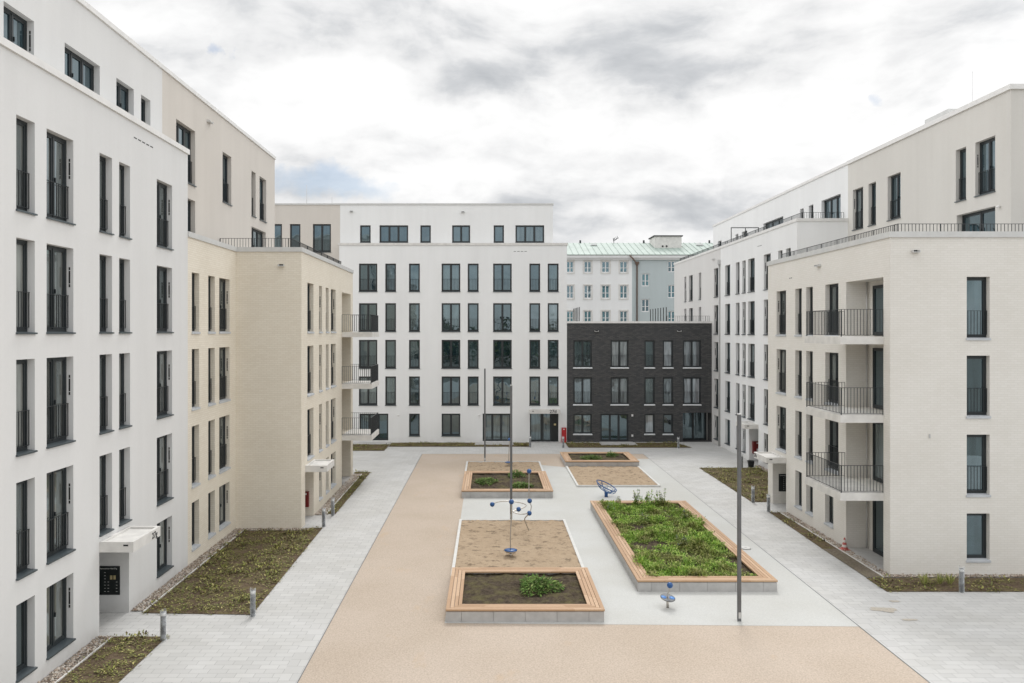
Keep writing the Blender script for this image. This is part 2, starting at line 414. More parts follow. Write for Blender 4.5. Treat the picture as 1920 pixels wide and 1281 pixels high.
def coping_run(mb, pts, w, z0, z1, side):
    # mitred coping along an axis-aligned polyline; 'side' gives the inward offset (dx, dy) at every corner
    for (p, q), (s, t) in zip(zip(pts, pts[1:]), zip(side, side[1:])):
        mb.prism([p, q, (q[0] + t[0] * w, q[1] + t[1] * w), (p[0] + s[0] * w, p[1] + s[1] * w)], z0, z1)
FONT = {}
def text(name, s, size, parent, loc, rot, mat, depth=.006):
    cu = bpy.data.curves.new(name, 'FONT'); cu.body = s; cu.size = size; cu.extrude = depth; cu.offset = size * .008; cu.align_x = 'LEFT'
    to = bpy.data.objects.new(name, cu); C.objects.link(to)
    bpy.context.view_layer.update()
    me = bpy.data.meshes.new_from_object(to.evaluated_get(bpy.context.evaluated_depsgraph_get()))
    bpy.data.objects.remove(to); me.materials.clear(); me.materials.append(mat)
    o = bpy.data.objects.new(name, me); C.objects.link(o); o.parent = parent; o.location = Vector(loc) - WL[parent]; o.rotation_euler = rot
    return o
def spout(parent, fr, u, z, w=.3):
    mb = MB()
    a, b = fr.P(u - w / 2, 0, z), fr.P(u + w / 2, -.16, z + .03)
    mb.box(a[0], b[0], a[1], b[1], z, z + .025)
    a, b = fr.P(u - w / 2, 0, z), fr.P(u - w / 2 + .02, -.15, z)
    mb.box(a[0], b[0], a[1], b[1], z + .025, z + .09)
    a, b = fr.P(u + w / 2 - .02, 0, z), fr.P(u + w / 2, -.15, z)
    mb.box(a[0], b[0], a[1], b[1], z + .025, z + .09)
    o = mb.build('overflow_spout', M['zinc'], parent)
    d = MB(); a, b = fr.P(u - w / 2 + .03, -.004, z), fr.P(u + w / 2 - .03, .0, z); d.box(a[0], b[0], a[1], b[1], z + .03, z + .10)
    d.build('outlet', M['vent'], o)
def wallvents(parent, fr, u0, u1, z, n=5):
    mb = MB(); st = (u1 - u0) / n
    for k in range(n):
        a, b = fr.P(u0 + st * k, -.005, z), fr.P(u0 + st * (k + .68), .0, z); mb.box(a[0], b[0], a[1], b[1], z, z + .035)
    mb.build('wall_vent', M['vent'], parent)
def canopy(parent, x0, x1, y0, y1, z0, z1, num=None, side='L'):
    mb = MB(); t = .10
    mb.box(x0, x1, y0, y1, z0, z1 - .06)
    xs = sorted((x0, x1)); ys = (y0, y1)
    mb.box(xs[0], xs[1], ys[0], ys[0] + t, z1 - .06, z1); mb.box(xs[0], xs[1], ys[1] - t, ys[1], z1 - .06, z1)
    mb.box(xs[0], xs[0] + t, ys[0] + t, ys[1] - t, z1 - .06, z1); mb.box(xs[1] - t, xs[1], ys[0] + t, ys[1] - t, z1 - .06, z1)
    o = mb.build('canopy', M['concrete'], parent)
    xc = xs[1] - .22 if side == 'L' else xs[0] + .22
    d = MB(); d.box(xc - .07, xc + .07, ys[0] - .004, ys[0], z1 - .12, z1 - .075); d.build('drain_slot', M['vent'], o)
    return o
def mailbox(parent, x0, x1, y, z0, z1, txt):
    d = MB(); d.box(x0, x1, y - .03, y, z0, z1); o = d.build('mailbox_panel', M['black'], parent)
    w = x1 - x0; h = z1 - z0
    g = MB()
    for r in range(7):
        for cx in (.30, .46, .86) if r > 2 else (.30,):
            zz = z1 - h * (.22 + .11 * r); g.box(x0 + w * cx - .022, x0 + w * cx + .022, y - .034, y - .03, zz - .006, zz + .006)
    g.build('name_plate', M['label'], o)
    b = MB()
    for cx in (.60, .76): b.box(x0 + w * cx - w * .055, x0 + w * cx + w * .055, y - .036, y - .03, z1 - h * .46, z1 - h * .32)
    b.build('intercom', M['brass'], o)
    if txt: text('address_lettering', txt, .052, o, (x0 + .03, y - .031, z1 - .09), (PI / 2, 0, 0), M['label'], .002)
def doorset(parent, fr, a, b, z0, z1, dep, solid=True):
    window(parent, fr, a, b, z0, z1, 2, False, None, None, dep, 0, 'entrance_door')

ROWS = [(2.87, 5.14), (5.80, 8.06), (8.70, 10.96)]
# ================================================================= BUILDING A: white render, left foreground
A = thing('apartment_building', (-11.19, 17, 0), 'white rendered apartment block on the left with stepped-back top storey and canopy numbered 27g', 'building')
fA = Fr('L', -11.19); Yl = lambda u: 16225.5 / (917 - u)
colsA = [(Yl(30.4), Yl(65.3), 1, False), (Yl(87.4), Yl(137.6), 2, True), (Yl(186.6), Yl(210.2), 1, False), (Yl(223.4), Yl(244), 1, False), (Yl(294), Yl(322.8), 2, True)]
colsA = [(15.35 - .68, 15.35, 1, False)] + colsA
ops = []; wins = []
for a, b, n, v in colsA:
    for z0, z1 in ROWS + [(11.62, 13.87)]: wins.append((a, b, z0, z1, n, True, v))
for i in (0, 1, 2, 5): a, b, n, v = colsA[i]; wins.append((a, b, .46, 2.24, n, False, v))
ops = [(w[0], w[1], w[2], w[3], DEP) for w in wins] + [(22.2, 24.04, -.01, 2.38, 1.7, True)]
mb = MB(); facade(mb, fA, 6, 28.72, -.01, 15.3, ops)
mb.quad((-11.19, 6, 0), (-25, 6, 0), (-25, 6, 15.3), (-11.19, 6, 15.3)); mb.quad((-11.19, 28.72, 12), (-25, 28.72, 12), (-25, 28.72, 15.3), (-11.19, 28.72, 15.3))
mb.quad((-25, 6, 0), (-25, 28.72, 0), (-25, 28.72, 15.3), (-25, 6, 15.3))
mb.build('wall', M['white'], A)
for w in wins: window(A, fA, w[0], w[1], w[2], w[3], w[4], w[5], 'metal', w[6], DEP, 0, 'window', 'glass_pale')
fA2 = Fr('L', -12.14); Yb = lambda u: 17603 / (917 - u)
up = [(Yb(6.7), Yb(63.8), 2), (Yb(121.2), Yb(187.3), 3), (Yb(218.2), Yb(251), 2), (Yb(264.5), Yb(282), 1)]
mb = MB(); facade(mb, fA2, 6, 28.72, 15.3, 18.46, [(a, b, 15.62, 17.0, DEP) for a, b, n in up])
mb.quad((-12.14, 6, 15.3), (-24, 6, 15.3), (-24, 6, 18.46), (-12.14, 6, 18.46)); mb.quad((-24, 6, 15.3), (-24, 28.72, 15.3), (-24, 28.72, 18.46), (-24, 6, 18.46))
mb.build('upper_wall', M['white'], A)
for k, (a, b, n) in enumerate(up): window(A, fA2, a, b, 15.62, 17.0, n, False, 'metal', k == 0)
mb = MB(); mb.box(-12.13, -11.13, 6, 28.78, 15.3, 15.48); mb.build('cornice', M['zinc_white'], A)
mb = MB(); mb.box(-24, -12.08, 6, 28.718, 18.46, 18.62); mb.build('roof', M['zinc_white'], A)
wallvents(A, fA, Yl(251), Yl(289), 14.83, 5)
canopy(A, -11.19, -10.21, 22.2, 24.03, 2.386, 2.685)
text('house_number', '27g', .26, A, (-10.205, 23.42, 2.44), (PI / 2, 0, PI / 2), M['ink'])
mailbox(A, -12.12, -11.47, 24.04, .55, 1.44, 'Tannenstücker Allee 27 g')
doorset(A, Fr('L', -12.65), 22.3, 23.94, .02, 2.3, .12)

# ================================================================= BUILDING B: tall beige render behind the brick one
B = thing('apartment_building', (-12.14, 36, 0), 'tall beige rendered block rising behind the left cream brick annex', 'building')
fB = Fr('L', -12.14)
wb = [(Yb(330.3), Yb(366), 14.72, 16.98, 3, True), (Yb(417.3), Yb(433.7), 14.65, 16.93, 2, False), (Yb(471.6), Yb(479.4), 14.65, 16.95, 1, False), (Yb(486.7), Yb(499.2), 14.65, 16.95, 2, False),
      (Yb(330.3), Yb(366), 12.3, 14.1, 3, False), (Yb(471.6), Yb(498.5), 12.3, 14.1, 3, False)]
mb = MB(); facade(mb, fB, 28.72, 43.8, 12.0, 18.46, [(w[0], w[1], w[2], w[3], DEP) for w in wb])
mb.quad((-12.14, 43.8, 0), (-24, 43.8, 0), (-24, 43.8, 18.46), (-12.14, 43.8, 18.46)); mb.quad((-24, 28.72, 0), (-24, 43.8, 0), (-24, 43.8, 18.46), (-24, 28.72, 18.46))
mb.build('wall', M['beige'], B)
for w in wb: window(B, fB, *w[:5], w[2] > 14, 'metal', None)
mb = MB(); mb.box(-24, -12.08, 28.722, 43.86, 18.46, 18.62); mb.build('roof', M['zinc_white'], B)
spout(B, fB, Yb(391), 17.75, .4)

# ================================================================= BUILDING C: cream brick, left
Cb = thing('apartment_building', (-9.5, 38, 0), 'cream brick annex on the left with roof terrace railing and three corner balconies', 'building')
f1 = Fr('L', -11.2); f2 = Fr('B', 34.2); f3 = Fr('L', -8.3); Yc = lambda u: 12035 / (917 - u)
w1 = []
for a, b, n, v in ((Yl(360.2), Yl(374), 1, False), (Yl(391), Yl(403.4), 1, False), (Yl(411.6), Yl(431), 2, True)):
    for z0, z1 in ROWS: w1.append((a, b, z0, z1, n, True, v))
    w1.append((a, b, .5, 2.26, n, False, v))
w3 = []
for a, b, n, v in ((Yc(576.4), Yc(587.8), 2, False), (Yc(598.3), Yc(604), 1, True), (Yc(611), Yc(616.4), 1, False), (Yc(620.7), Yc(629.5), 2, True)):
    for z0, z1 in ROWS: w3.append((a, b, z0, z1, n, True, v))
    if n == 2 and not v: continue
    w3.append((a, b, .5, 2.26, n, False, v))
LV = [2.85, 5.76, 8.68]
log = [(43.6, 46.4, -.02, LV[0] - .3)] + [(43.6, 46.4, LV[0], LV[1] - .3), (43.6, 46.4, LV[1], LV[2] - .3), (43.6, 46.4, LV[2], 10.94)]
mb = MB()
facade(mb, f1, 28.722, 34.2, -.01, 12.25, [(w[0], w[1], w[2], w[3], DEP) for w in w1])
facade(mb, f2, -11.2, -8.3, -.01, 12.25, [])
facade(mb, f3, 34.2, 47.1, -.01, 12.25, [(w[0], w[1], w[2], w[3], DEP) for w in w3] + [(34.9, 36.6, -.02, 2.38, 1.8, True)] + [(*o, 1.3, True) for o in log])
mb.quad((-8.3, 47.1, 0), (-12.1, 47.1, 0), (-12.1, 47.1, 12.25), (-8.3, 47.1, 12.25))
mb.build('wall', M['cream_brick'], Cb)
mb = MB(); mb.prism([(-12.13, 28.8), (-11.4, 28.8), (-11.4, 34.5), (-8.6, 34.5), (-8.6, 46.9), (-12.13, 46.9)], 12.0, 12.12); mb.build('roof', M['concrete_grey'], Cb)
mb = MB(); coping_run(mb, [(-11.15, 28.725), (-11.15, 34.15), (-8.25, 34.15), (-8.25, 47.15), (-12.1, 47.15)], .4, 12.25, 12.45, [(-1, 0), (-1, 1), (-1, 1), (-1, -1), (0, -1)]); mb.build('coping', M['zinc'], Cb)
mb = MB(); railing_run(mb, [(-12.1, 34.8), (-8.9, 34.8), (-8.9, 46.5)], 12.13, 12.92, .13); mb.build('terrace_railing', M['rail'], Cb)
for w in w1: window(Cb, f1, *w[:6], 'stone', w[6], DEP, 0, 'window', 'glass_pale')
for w in w3: window(Cb, f3, *w[:6], 'stone', w[6])
spout(Cb, f2, (528 - 917) / 1450 * 34.2, 11.6, .26)
canopy(Cb, -8.3, -7.32, 34.9, 36.6, 2.38, 2.67)
doorset(Cb, Fr('L', -9.85), 35.0, 36.5, .02, 2.3, .12)
def balcony(parent, x0, x1, y0, y1, lv, mat):
    mb = MB(); mb.box(x0, x1, y0, y1, lv - .28, lv); o = mb.build('balcony', mat, parent)
    e = .06 if x1 > x0 else -.06
    mb = MB(); railing_run(mb, [(x0, y0 + .06), (x1 - e, y0 + .06), (x1 - e, y1 - .06), (x0, y1 - .06)], lv, lv + 1.0, .12, 9); mb.build('railing', M['rail'], o)
    return o
for lv in LV:
    balcony(Cb, -8.3, -6.61, 43.6, 46.5, lv, M['concrete'])
for o in log: window(Cb, Fr('L', -9.57), 43.75, 45.9, max(o[2], 0) + .03, o[3] - .2, 2, False, None, None, .02, 0, 'balcony_door')

# ================================================================= BUILDING D: white, at the far end
D = thing('apartment_building', (-2.8, 61, 0), 'white rendered block closing the far end of the courtyard, its entrance numbered 27d', 'building')
fD = Fr('B', 60.9); k = 60.9 / 1450; X = lambda u: (u - 917) * k
colsD = [(672.9, 707.4, 2), (722.3, 742.5, 1), (766.8, 787.2, 1), (828, 863, 2), (877, 897.4, 1), (924.6, 959.5, 2), (992.6, 1012.9, 1), (1027, 1047.4, 1)]
rowsD = [(2.90, 5.17), (5.80, 8.05), (8.70, 10.94), (11.85, 14.06)]
wd = [(X(a), X(b), z0, z1, n, True) for a, b, n in colsD for z0, z1 in rowsD]
wd += [(X(767), X(787), .48, 2.24, 1, False), (X(828), X(863), .48, 2.24, 2, False)]
dr = [(X(673.7), X(728), .12, 2.24, 3), (X(905), X(957.5), .06, 2.24, 3)]
ent = (X(993.5), X(1047.4), .0, 2.3)
mb = MB(); facade(mb, fD, -11.8, 6.13, -.01, 15.5, [(w[0], w[1], w[2], w[3], .16) for w in wd] + [(d[0], d[1], d[2], d[3], .2) for d in dr] + [(*ent, .35)])
mb.quad((-11.8, 60.9, 0), (-11.8, 74, 0), (-11.8, 74, 15.5), (-11.8, 60.9, 15.5)); mb.quad((6.13, 60.9, 0), (6.13, 74, 0), (6.13, 74, 15.5), (6.13, 60.9, 15.5)); mb.quad((-11.8, 74, 0), (6.13, 74, 0), (6.13, 74, 15.5), (-11.8, 74, 15.5))
mb.build('wall', M['white_cool'], D)
for w in wd: window(D, fD, *w[:6], 'metal', None, .16)
for d in dr: window(D, fD, *d, False, None, None, .2, 0, 'terrace_door')
e0, e1 = ent[0], ent[1]
window(D, fD, e0, e0 + .98, .01, 2.3, 1, False, None, None, .35, 0, 'side_light')
window(D, fD, e0 + .98, e0 + 1.72, .01, 2.3, 1, False, None, None, .35, 0, 'entrance_door')
mb = MB(); mb.box(e0 + 1.72, e1, 61.2, 61.28, .01, 2.3); o = mb.build('mailbox_panel', M['black'], D)
mb = MB(); mb.box(e0 + 1.92, e0 + 2.08, 61.19, 61.2, 1.28, 1.42); mb.build('intercom', M['brass'], o)
canopy(D, X(993) , X(1050) - .04, 60.0, 60.9, 2.33, 2.62, None, 'B')
text('house_number', '27d', .36, D, (4.70, 59.99, 2.385), (PI / 2, 0, 0), M['ink'])
k2 = 61.8 / 1450; X2 = lambda u: (u - 917) * k2; fD2 = Fr('B', 61.8)
ud = [(675, 695, 1), (711.5, 765.3, 3), (788, 807.8, 1), (847.7, 881.5, 2), (925.7, 945, 1), (966.5, 1020.4, 3)]
mb = MB(); facade(mb, fD2, -11.9, 5.11, 15.5, 18.83, [(X2(a), X2(b), 15.8, 17.2, .16) for a, b, n in ud]); mb.quad((5.11, 61.8, 15.5), (5.11, 74, 15.5), (5.11, 74, 18.83), (5.11, 61.8, 18.83))
mb.build('upper_wall', M['white_cool'], D)
for a, b, n in ud: window(D, fD2, X2(a), X2(b), 15.8, 17.2, n, False, 'metal', None, .16)
mb = MB(); mb.box(-11.86, 6.2, 60.84, 61.78, 15.5, 15.68); mb.build('cornice', M['concrete'], D)
mb = MB(); mb.box(-11.898, 5.16, 61.74, 74, 18.83, 18.95); mb.build('roof', M['zinc'], D)
mb = MB(); mb.box(-11.8, 6.13, 61.82, 74, 15.3, 15.45); mb.build('terrace_slab', M['concrete_grey'], D)
spout(D, fD2, X2(659), 18.25, .28); spout(D, fD2, X2(868), 18.2, .28)
wallvents(D, fD, X(963), X(990), 15.0, 4)
for u in (747, 898.5):
    mb = MB(); mb.ball((X(u), 60.84, 2.12), .07, 10); mb.build('wall_lamp', M['zinc_white'], D)

# beige wing behind, left
E = thing('apartment_building', (-15.5, 62, 0), 'beige rendered wing adjoining the far white block on its left side', 'building')
we = [(X2(505), X2(528.7), 14.4, 17.3, 1), (X2(543.5), X2(563.3), 14.4, 17.3, 1), (X2(586.5), X2(620.5), 15.05, 17.3, 2)]
mb = MB(); facade(mb, fD2, -20, -11.902, 0, 18.83, [(w[0], w[1], w[2], w[3], .16) for w in we]); mb.build('wall', M['beige'], E)
for w in we: window(E, fD2, *w, True, 'metal', None, .16)
mb = MB(); mb.box(-20, -11.902, 61.74, 74, 18.83, 18.95); mb.build('roof', M['zinc'], E)
for x, h in ((X2(563), 1.9), (X2(612), .9)):
    mb = MB(); mb.tube([(x, 64, 18.94), (x, 64, 18.95 + h)], .018, 6); mb.build('lightning_rod', M['pipe_grey'], E)

# ================================================================= BUILDING F: dark brick, far right
Fb = thing('apartment_building', (11.8, 61, 0), 'low dark anthracite brick building with white sills at the far right', 'building')
fF = Fr('B', 60.92)
wf = []
for a, b, n in ((1075, 1110, 2), (1145, 1178.6, 2), (1208.4, 1227.8, 1), (1243, 1262.2, 1), (1281, 1314.6, 2)):
    for z0, z1 in ((5.86, 8.02), (2.95, 5.10)): wf.append((X(a), X(b), z0, z1, n, True))
for a, b, n in ((1075, 1110, 2), (1208.4, 1227.8, 1), (1243, 1262.2, 1)): wf.append((X(a), X(b), .62, 2.22, n, False))
td = (X(1126), X(1178.6), .05, 2.22)
ps = (X(1280.5), 17.548, -.01, 2.3)
mb = MB(); facade(mb, fF, 6.132, 17.548, -.01, 9.36, [(w[0], w[1], w[2], w[3], .16) for w in wf] + [(*td, .2), (*ps, 1.2)])
mb.build('wall', M['dark_brick'], Fb)
for i, w in enumerate(wf): window(Fb, fF, *w, 'white', None, .16, 0, 'window', 'glass' if i in (0, 4, 5, 10) else 'glass_reflection')
window(Fb, fF, *td, 3, False, None, None, .2, 0, 'terrace_door')
window(Fb, fF, ps[0] + .02, 17.45, .01, 2.29, 2, False, None, None, 1.2, 0, 'passage_door')
mb = MB(); mb.box(6.14, 17.54, 60.86, 61.3, 9.36, 9.52); mb.build('coping', M['zinc_white'], Fb)
mb = MB(); mb.box(6.14, 17.54, 61.3, 74, 9.2, 9.34); mb.build('roof', M['concrete_grey'], Fb)
for x0, n in ((14.08, 7), (7.17, 5)):
    for q in range(n):
        mb = MB(); y = 61.45 + q; mb.box(x0 - .03, x0 + .03, y - .03, y + .03, 9.34, 10.65); mb.build('terrace_post', M['rail'], Fb)
mb = MB(); railing_run(mb, [(14.15, 61.5), (17.5, 61.5)], 9.34, 9.95, .14); mb.build('terrace_railing', M['rail'], Fb)
spout(Fb, fF, X(1118.5), 8.7, .3); spout(Fb, fF, X(1273.5), 8.7, .3)
for v in (779, 817):
    mb = MB(); mb.box(X(1184), X(1187.2), 60.86, 60.92, 8.74 - (v + 2 - 621) * k, 8.74 - (v - 2 - 621) * k); mb.build('wall_lamp', M['zinc_white'], Fb)

# ================================================================= BUILDING G: white, right
G = thing('apartment_building', (17.55, 51, 0), 'white rendered block on the right behind the cream brick house, with stepped-back top storey', 'building')
fG = Fr('R', 17.55); Yr = lambda u: 25447 / (u - 917)
rowsG = [(2.82, 5.06), (5.66, 7.89), (8.51, 10.74), (11.37, 13.6)]
colsG = [(56.3, 57.5, 2, False), (54.2, 55.0, 1, False), (52.9, 53.6, 1, True), (51.1, 52.4, 2, False), (48.2, 49.4, 2, True), (46.27, 46.95, 1, False), (45.0, 45.7, 1, False)]
wg = [(a, b, z0, z1, n, True, v) for a, b, n, v in colsG for z0, z1 in rowsG]
wg += [(a, b, .42, 2.24, n, False, v) for a, b, n, v in colsG[:3] + colsG[4:5]]
mb = MB(); facade(mb, fG, 44.08, 58.6, -.01, 15.0, [(w[0], w[1], w[2], w[3], DEP) for w in wg] + [(50.4, 52.2, -.02, 2.38, 1.7, True)])
mb.quad((17.55, 44.08, 0), (20.46, 44.08, 0), (20.46, 44.08, 15.0), (17.55, 44.08, 15.0))
mb.build('wall', M['white_cool'], G)
for w in wg: window(G, fG, *w[:6], 'metal', w[6])
fG2 = Fr('R', 20.46)
ug = [(68.1, 69.2, 2), (63.5, 64.2, 1), (61.3, 62.6, 2), (53.8, 57.7, 3), (50.3, 50.9, 1), (48.8, 49.5, 1), (45.0, 47.6, 3)]
mb = MB(); facade(mb, fG2, 44.08, 70.6, 14.8, 18.24, [(a, b, 15.0, 16.75, DEP) for a, b, n in ug]); mb.quad((20.46, 70.6, 14.8), (32, 70.6, 14.8), (32, 70.6, 18.24), (20.46, 70.6, 18.24))
mb.build('upper_wall', M['white_cool'], G)
for a, b, n in ug: window(G, fG2, a, b, 15.0, 16.75, n, False, 'metal')
mb = MB(); mb.box(20.4, 32, 44.082, 70.66, 18.24, 18.4); mb.build('roof', M['zinc_white'], G)
mb = MB(); coping_run(mb, [(17.5, 58.598), (17.5, 44.03), (20.455, 44.03)], .4, 15.0, 15.17, [(1, 0), (1, 1), (0, 1)]); mb.build('coping', M['zinc_white'], G)
mb = MB(); mb.box(17.8, 20.45, 44.3, 70.5, 14.7, 14.85); mb.build('terrace_slab', M['concrete_grey'], G)
mb = MB(); railing_run(mb, [(18.02, 58.5), (18.02, 44.5), (20.4, 44.5)], 14.85, 15.58, .13); mb.build('terrace_railing', M['rail'], G)
mb = MB()
for x in (17.85, 18.9, 19.86): mb.box(x - .025, x + .025, 56.98, 57.03, 14.85, 16.33)
mb.box(17.825, 19.885, 56.98, 57.03, 16.33, 16.39); mb.build('terrace_screen_frame', M['rail'], G)
canopy(G, 17.55, 16.65, 50.4, 52.2, 2.36, 2.65, None, 'R')
doorset(G, Fr('R', 19.1), 50.5, 52.1, .02, 2.3, .12)
wallvents(G, fG, Yr(1428), Yr(1420), 14.25, 4)
mb = MB(); mb.tube([(17.46, 58.75, 0), (17.46, 58.75, 13.8)], .055, 8); o = mb.build('downpipe', M['pipe_grey'], G)
mb = MB(); mb.box(17.38, 17.55, 58.62, 58.88, 13.8, 14.15); mb.build('hopper', M['pipe_grey'], o)

H = thing('apartment_building', (17.55, 66, 0), 'pale greige rendered end section of the right-hand row beyond the dark brick building', 'building')
he = [(68.8, 69.5, 1, True), (66.65, 67.9, 2, False), (64.0, 64.7, 1, False), (59.2, 60.3, 2, True)]
wh = [(a, b, z0, z1, n, True, v) for a, b, n, v in he for z0, z1 in (rowsG if a < 60 else rowsG[2:])] + [(59.2, 60.3, .38, 2.2, 2, False, True)]
mb = MB(); facade(mb, fG, 58.602, 73.3, -.01, 15.0, [(w[0], w[1], w[2], w[3], DEP) for w in wh]); mb.quad((17.55, 73.3, 0), (32, 73.3, 0), (32, 73.3, 15), (17.55, 73.3, 15)); mb.build('wall', M['greige'], H)
for w in wh: window(H, fG, *w[:6], 'metal', w[6])
mb = MB(); mb.box(17.5, 17.9, 58.602, 73.35, 15.0, 15.17); mb.build('coping', M['zinc_white'], H)
mb = MB(); railing_run(mb, [(18.02, 73), (18.02, 58.6)], 14.85, 15.58, .13); mb.build('terrace_railing', M['rail'], H)
spout(H, fG, 60.3, 14.3, .4)

# ================================================================= BUILDING J: tall beige, right
J = thing('apartment_building', (20.46, 37, 0), 'tall pale beige rendered block at upper right behind the cream brick house', 'building')
fJ = Fr('R', 20.46)
wj = [(42.3, 43.5, 2, True), (40.9, 41.7, 1, False), (38.45, 39.7, 2, False), (33.17, 33.9, 1, False), (31.26, 32.54, 2, True)]
mb = MB(); facade(mb, fJ, 30.33, 44.078, 0, 18.22, [(a, b, 14.4, 16.66, DEP) for a, b, n, v in wj] + [(31.26, 33.84, 12.2, 13.8, .3)])
mb.quad((20.46, 30.33, 0), (34, 30.33, 0), (34, 30.33, 18.22), (20.46, 30.33, 18.22)); mb.build('wall', M['beige_pale'], J)
for a, b, n, v in wj: window(J, fJ, a, b, 14.4, 16.66, n, True, 'metal', v)
window(J, fJ, 31.26, 33.84, 12.2, 13.8, 2, False, None, None, .3, 0, 'terrace_door')
mb = MB(); mb.box(20.38, 34, 30.25, 44.08, 18.22, 18.42); mb.build('roof', M['zinc_white'], J)
mb = MB(); mb.box(20.9, 22.6, 35.2, 37.1, 18.42, 18.86); mb.build('roof_hatch', M['zinc'], J)
for x, y, h in ((21, 33.6, 1.6), (21.5, 30.9, 1.4)):
    mb = MB(); mb.tube([(x, y, 18.42), (x, y, 18.42 + h)], .006, 6); mb.build('lightning_rod', M['pipe_grey'], J)
mb = MB(); mb.lathe([(.001, -.05), (.07, -.03), (.07, .03), (.001, .05)], (20.38, 30.95, 13.72), 10); mb.build('wall_lamp', M['zinc_white'], J)

# ================================================================= BUILDING K: cream brick, right
K = thing('apartment_building', (16, 32, 0), 'pale cream brick house on the right with loggia balconies and a railed roof terrace', 'building')
fK = Fr('R', 14.38); fK2 = Fr('B', 27.73); Yk = lambda u: 20851 / (u - 917)
rowsK = [(2.87, 5.02), (5.68, 7.84), (8.55, 10.72)]
colsK = [(Yk(1473.7), Yk(1456), 2, True), (Yk(1503.4), Yk(1491), 1, False), (Yk(1524), Yk(1511.5), 1, False), (Yk(1572), Yk(1547.4), 2, False)]
wk = [(a, b, z0, z1, n, True, v) for a, b, n, v in colsK for z0, z1 in rowsK]
wk += [(a, b, .55, 2.22, n, False, v) for a, b, n, v in colsK[1:3]] + [(Yk(1562.5), Yk(1547), .55, 2.22, 1, False, False)]
LK = [2.84, 5.68, 8.54]
logK = [(28.2, 31.15, -.02, LK[0] - .28), (28.2, 31.15, LK[0], LK[1] - .28), (28.2, 31.15, LK[1], LK[2] - .28), (28.2, 31.15, LK[2], 10.71)]
wk2 = [((1812.6 - 917) / 1450 * 27.73, (1855.7 - 917) / 1450 * 27.73, z0, z1) for z0, z1 in ((8.48, 10.69), (5.68, 7.86), (2.86, 5.03), (.52, 2.2))]
mb = MB()
facade(mb, fK, 27.73, 39.87, -.01, 12.1, [(w[0], w[1], w[2], w[3], DEP) for w in wk] + [(37.43, 39.2, -.02, 2.36, 1.7, True)] + [(*o, .88, True) for o in logK])
facade(mb, fK2, 14.38, 28, -.01, 12.1, [(*w, DEP) for w in wk2])
mb.quad((14.38, 39.87, 0), (20.4, 39.87, 0), (20.4, 39.87, 12.1), (14.38, 39.87, 12.1))
mb.build('wall', M['pale_brick'], K)
for w in wk: window(K, fK, *w[:6], 'stone', w[6], DEP, 0, 'window', 'glass_pale')
for i, w in enumerate(wk2): window(K, fK2, *w, 1, i < 3, 'stone', None)
for lv in LK: balcony(K, 14.38, 12.79, 28.16, 31.33, lv, M['concrete'])
fKb = Fr('R', 15.26)
for o in logK:
    window(K, fKb, 28.45, 30.6, max(o[2], 0) + .03, o[3] - .18, 2, False, None, None, -.03, 0, 'balcony_door')
    mb = MB(); mb.tube([(15.16, 31.04, max(o[2], 0)), (15.16, 31.04, o[3])], .035, 8); mb.build('downpipe', M['pipe_grey'], K)
mb = MB(); coping_run(mb, [(14.33, 39.92), (14.33, 27.68), (28, 27.68)], .4, 12.1, 12.31, [(1, -1), (1, 1), (0, 1)]); mb.build('coping', M['zinc'], K)
mb = MB(); mb.prism([(14.7, 28.05), (28, 28.05), (28, 30.3), (20.44, 30.3), (20.44, 39.8), (14.7, 39.8)], 11.9, 12.02); mb.build('roof', M['concrete_grey'], K)
mb = MB(); railing_run(mb, [(14.92, 39.4), (14.92, 28.22), (27.5, 28.22)], 12.02, 12.66, .13); mb.build('terrace_railing', M['rail'], K)
canopy(K, 14.38, 13.42, 37.43, 39.2, 2.34, 2.62, None, 'R')
text('house_number', '27b', .26, K, (13.414, 39.16, 2.4), (PI / 2, 0, -PI / 2), M['ink'])
mailbox(K, 14.68, 15.5, 39.2, .62, 1.5, 'Tannenstücker Allee')
doorset(K, Fr('R', 15.93), 37.53, 39.1, .02, 2.3, .12)
spout(K, fK2, (1715 - 917) / 1450 * 27.73, 11.55, .26); spout(K, fK, Yk(1536), 11.55, .35)
wallvents(K, fK, Yk(1485), Yk(1479), 11.25, 2)
mb = MB(); mb.box((1741.5 - 917) / 1450 * 27.73, (1744 - 917) / 1450 * 27.73, 27.7, 27.73, 4.9, 5.05); mb.build('wall_socket', M['pipe_grey'], K)

# ================================================================= FAR BUILDING with the green roof
T = thing('apartment_building', (20, 95, 0), 'older white and blue-grey building with a green copper roof in the distance', 'building')
fT = Fr('B', 95); kt = 95 / 1450; XT = lambda u: (u - 917) * kt; ZT = lambda v: 8.74 + (621 - v) * kt
wt = [(XT(a), XT(b), ZT(v1), ZT(v0)) for a, b in ((1030, 1044), (1062, 1075.5), (1095, 1109), (1128, 1143), (1162, 1176.5)) for v0, v1 in ((490, 511.5), (535, 560), (583, 606))]
wt2 = [(XT(a), XT(b), ZT(v1), ZT(v0)) for a, b, v0, v1 in ((1203, 1217.5, 513, 537), (1203, 1217.5, 561, 585), (1252, 1266, 489.5, 510.5), (1252, 1266, 534.5, 559), (1252, 1266, 583.5, 607), (1290, 1304, 489.5, 510.5), (1290, 1304, 534.5, 559))]
xs = XT(1185)
mb = MB(); facade(mb, fT, 2, xs, 0, 17.75, [(*w, .2) for w in wt]); mb.build('wall', M['white_cool'], T)
mb = MB(); facade(mb, fT, xs, 46, 0, 17.75, [(*w, .2) for w in wt2]); mb.build('side_wall', M['grey_blue'], T)
